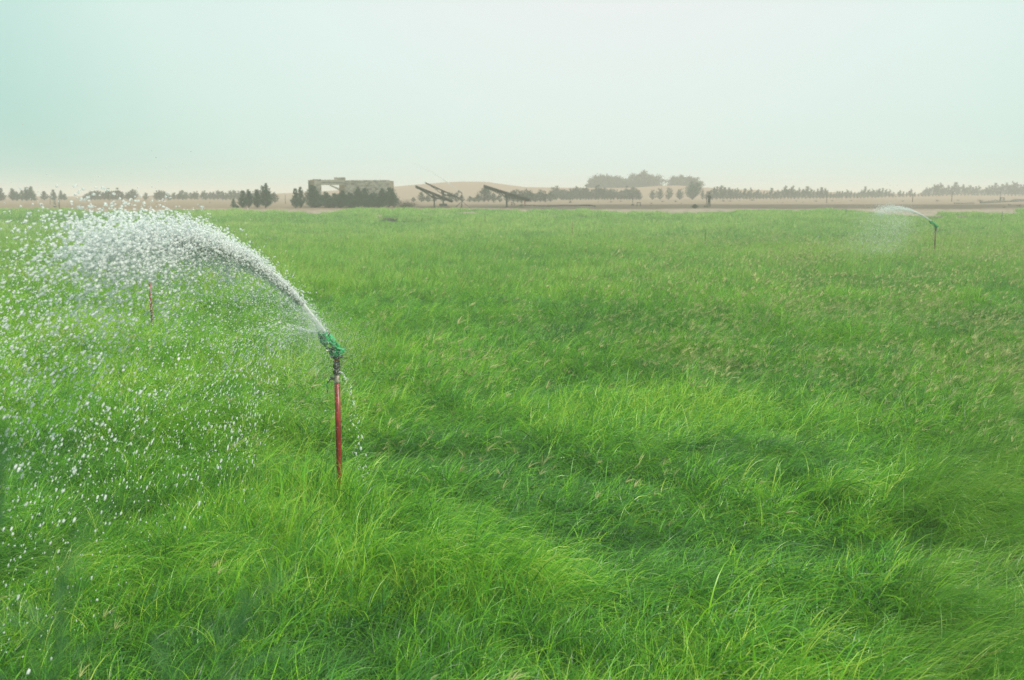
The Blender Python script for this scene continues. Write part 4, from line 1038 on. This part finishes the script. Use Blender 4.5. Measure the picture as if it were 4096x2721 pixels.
# hose lying on the sand
def hose(pts, label, r_=.05, m='hose', name='hose'):
    P3 = []
    for px, py in pts:
        q = on_ground(px, yfor(py, 105)); P3.append(q+Vector((0, 0, r_*.8)))
    o = P3[0].copy(); sm = []
    for i in range(len(P3)-1):
        for s in range(6):
            q = P3[i].lerp(P3[i+1], s/6); q.z = gz(q.x, q.y)+r_*.8; q.y += .15*math.sin(i*6+s); sm.append(q-o)
    sm.append(P3[-1]-o); bm = bmesh.new(); add_tube(bm, sm, r_, 8)
    ob = bm_obj(name, bm, M[m], None, True, loc=o); tag(ob, label, 'hose'); return ob
hose([(2190, 826), (2250, 824.5), (2320, 823), (2360, 824), (2378, 826.5)], 'black hose lying in a long curve on the damp track below the far row', .09)
hose([(2130, 824), (2165, 825.5), (2200, 826)], 'dark hose piece running from the pump plates to the right', .06)
hose([(3800, 815), (3840, 814.5), (3880, 814)], 'thin dark pipe on the sand left of the right mound', .07, 'grey_green')
hose([(3905, 813), (3950, 811), (4000, 809), (4060, 806), (4110, 805)], 'thick dark pipe line running over the right mound', .15, 'grey_green')
hose([(4040, 801), (4080, 801.5), (4110, 802)], 'upper dark pipe at the right edge behind the mound', .12, 'grey_green')
bm = bmesh.new()
for i in range(14):
    a = Vector((rnd.uniform(-1.8, 1.8), rnd.uniform(-.5, .5), rnd.uniform(.02, .25))); d = Vector((rnd.uniform(-.8, .8), rnd.uniform(-.3, .3), rnd.uniform(-.1, .15)))
    add_tube(bm, [a, a+d], .05, 5)
o = bm_obj('brush_heap', bm, M['wood'], None, loc=on_ground(3985, yfor(808, 105))); tag(o, 'low heap of dark branches at the foot of the right pipe hoop', 'heap')

# ------------------------------------------------------------------ person
def skin(name, joints, edges, m, parent=None, sub=2, loc=(0, 0, 0)):
    me = bpy.data.meshes.new(name); me.from_pydata([j[:3] for j in joints], edges, []); me.update()
    o = link(name, me, parent, None, loc); sk = o.modifiers.new('skin', 'SKIN')
    for i, j in enumerate(joints): 
        r_ = j[3]; me.skin_vertices[0].data[i].radius = (r_, j[4] if len(j) > 4 else r_)
    me.skin_vertices[0].data[0].use_root = True
    if sub: ss = o.modifiers.new('sub', 'SUBSURF'); ss.levels = sub; ss.render_levels = sub
    dg = bpy.context.evaluated_depsgraph_get(); ev = o.evaluated_get(dg); nm = bpy.data.meshes.new_from_object(ev)
    o.modifiers.clear(); o.data = nm; nm.name = name; nm.materials.clear(); nm.materials.append(m); nm.shade_smooth(); return o
M['cloth'] = worn('dark_green_cloth', (.012, .030, .024), (.02, .036, .03), .9, 0, 9)
M['skin'] = worn('brown_skin', (.16, .085, .055), (.13, .07, .045), .6, 0, 9)
M['hair'] = worn('black_hair', (.012, .011, .010), (.02, .018, .016), .6, 0, 30)
pp = on_ground(2829, yfor(828, 105)); PYD = pp.y
per = empty('person', pp, 0, 'person in dark green knee-length tunic and trousers, standing and holding a thin pole', 'person')
hx = -.19  # pole hand side (towards the pole on the left)
J_ = [(0, 0, .92, .125, .10), (0, 0, 1.08, .12, .09), (0, 0, 1.26, .145, .10), (0, .0, 1.40, .12, .08), (0, 0, 1.47, .052), (0, -.01, 1.54, .055), (0, -.02, 1.62, .085, .10), (0, -.02, 1.69, .065, .075),
      (.15, 0, 1.38, .055), (.215, .02, 1.16, .042), (.17, -.12, .98, .034), (.165, -.17, .94, .028),
      (-.15, 0, 1.38, .055), (-.24, -.08, 1.22, .042), (-.27, -.14, 1.36, .034), (-.275, -.15, 1.42, .028),
      (.085, 0, .84, .078), (.10, .01, .48, .052), (.105, .02, .09, .034), (.11, -.10, .04, .03),
      (-.085, 0, .84, .078), (-.10, -.01, .48, .052), (-.12, .02, .09, .034), (-.13, -.10, .04, .03)]
E_ = [(0, 1), (1, 2), (2, 3), (3, 4), (4, 5), (5, 6), (6, 7), (3, 8), (8, 9), (9, 10), (10, 11), (3, 12), (12, 13), (13, 14), (14, 15), (0, 16), (16, 17), (17, 18), (18, 19), (0, 20), (20, 21), (21, 22), (22, 23)]
skin('body', J_, E_, M['skin'], per)
# clothing: tunic and trousers around the body
bm = bmesh.new()
prof = [(.165, .62), (.170, .66), (.150, .85), (.135, 1.02), (.150, 1.20), (.165, 1.34), (.12, 1.43), (.06, 1.465)]
add_lathe(bm, prof, 20, Matrix.Diagonal((1.0, .72, 1, 1)))
for sgn, a, b_, c in ((1, (.13, 0, 1.39), (.218, .02, 1.15), (.175, -.11, .99)), (-1, (-.13, 0, 1.39), (-.243, -.08, 1.215), (-.268, -.135, 1.34))):
    add_tube(bm, [a, b_, c], [.072, .058, .046], 12)
bm_obj('tunic', bm, M['cloth'], per, True)
bm = bmesh.new()
for s, k1, f1 in ((1, (.10, .01, .48), (.105, .02, .10)), (-1, (-.10, -.01, .48), (-.12, .02, .10))):
    add_tube(bm, [(s*.082, 0, .84), k1, f1], [.088, .068, .050], 12)
bm_obj('trousers', bm, M['cloth'], per, True)
for s, x in ((1, .108), (-1, -.125)):
    bm = bmesh.new(); add_box(bm, (x, -.05, .035), (.085, .25, .075), bev=.02); bm_obj('shoe', bm, M['hair'], per)
bm = bmesh.new(); add_lathe(bm, [(.088, 1.60), (.098, 1.65), (.090, 1.70), (.055, 1.745), (.01, 1.755)], 16, Matrix.Translation((0, -.005, 0)) @ Matrix.Diagonal((1, 1.1, 1, 1))); bm_obj('hair', bm, M['hair'], per, True)
for cx0, cy0, cz0 in ((.165, -.19, .92), (-.275, -.16, 1.43)):
    bm = bmesh.new(); add_tube(bm, [(cx0, cy0+.02, cz0), (cx0, cy0-.05, cz0)], [.026, .032], 8)
    for f in range(4):
        xx = cx0-.028+.018*f; add_tube(bm, [(xx, cy0-.045, cz0), (xx, cy0-.08, cz0-.01), (xx, cy0-.085, cz0-.04-.004*(f % 2))], [.009, .008, .006], 6)
    add_tube(bm, [(cx0+.03, cy0-.01, cz0), (cx0+.045, cy0-.05, cz0-.015)], [.011, .008], 6); bm_obj('hand', bm, M['skin'], per, True)

# ------------------------------------------------------------------ soft plant close to the camera at the lower left
r = np.random.default_rng(77)
t = empty('feathery_plant', (-.50, .78, 0), 0, 'blurred feathery green plant close to the camera in the lower left corner', 'plant')
P_, D_ = [], []; bm = bmesh.new()
add_tube(bm, [(0, 0, 0), (.02, 0, 1.2), (.0, 0, 2.0), (.02, .0, 2.42)], [.012, .009, .005, .002], 8)
br_ends = [((0, 0, 1.85), (.27, .06, 2.50)), ((0, 0, 1.9), (.13, .02, 2.56)), ((0, 0, 2.0), (.20, .05, 2.44)), ((0, 0, 1.8), (.33, .03, 2.38)), ((0, 0, 2.05), (.06, .05, 2.62)), ((0, 0, 1.7), (.22, .0, 2.36)), ((0, 0, 1.9), (.02, .0, 2.50))]
for a, b_ in br_ends:
    a = np.array(a); b_ = np.array(b_); add_tube(bm, [a, (a+b_)/2+np.array([0.01, 0, -.02]), b_], [.004, .0025, .001], 5, False)
    m = 120; tq = .45+.55*r.random(m); q = a+(b_-a)*tq[:, None]+r.normal(0, .006, (m, 3)); P_.append(q); D_.append((b_-a)/np.linalg.norm(b_-a)+r.normal(0, .55, (m, 3)))
P_, D_ = np.concatenate(P_), np.concatenate(D_)
V, Fq, bl = tufts(P_, D_, r.uniform(.03, .07, len(P_)), .0012, r)
me = np_mesh('leaves', V, Fq, False, {'bl': bl, 'bt': np.zeros(len(bl))}); link('leaves', me, t, M['soft_plant'])
q0 = ray(-60, 2500, .80) - Vector((-.50, .78, 0)); q1 = ray(25, 1660, .80) - Vector((-.50, .78, 0))
add_tube(bm, [(0, 0, 1.6), q0, q0.lerp(q1, .6), q1], [.005, .004, .003, .0012], 6)
bm_obj('stem', bm, M['soft_plant'], t)

# ------------------------------------------------------------------ haze
bm = bmesh.new(); add_box(bm, (0, 1180, 3.6), (5400, 2980+0, 15.6))
hz = bm_obj('haze', bm, None)
hz.data.materials.clear()
m, nt = material('dusty_air'); pv = nt.nodes.new('ShaderNodeVolumePrincipled'); ou = nt.nodes.new('ShaderNodeOutputMaterial')
pv.inputs['Color'].default_value = (.985, .94, .90, 1); pv.inputs['Density'].default_value = .0022; pv.inputs['Anisotropy'].default_value = 0.05
nt.links.new(pv.outputs[0], ou.inputs['Volume']); hz.data.materials.append(m); tag(hz, kind='stuff')
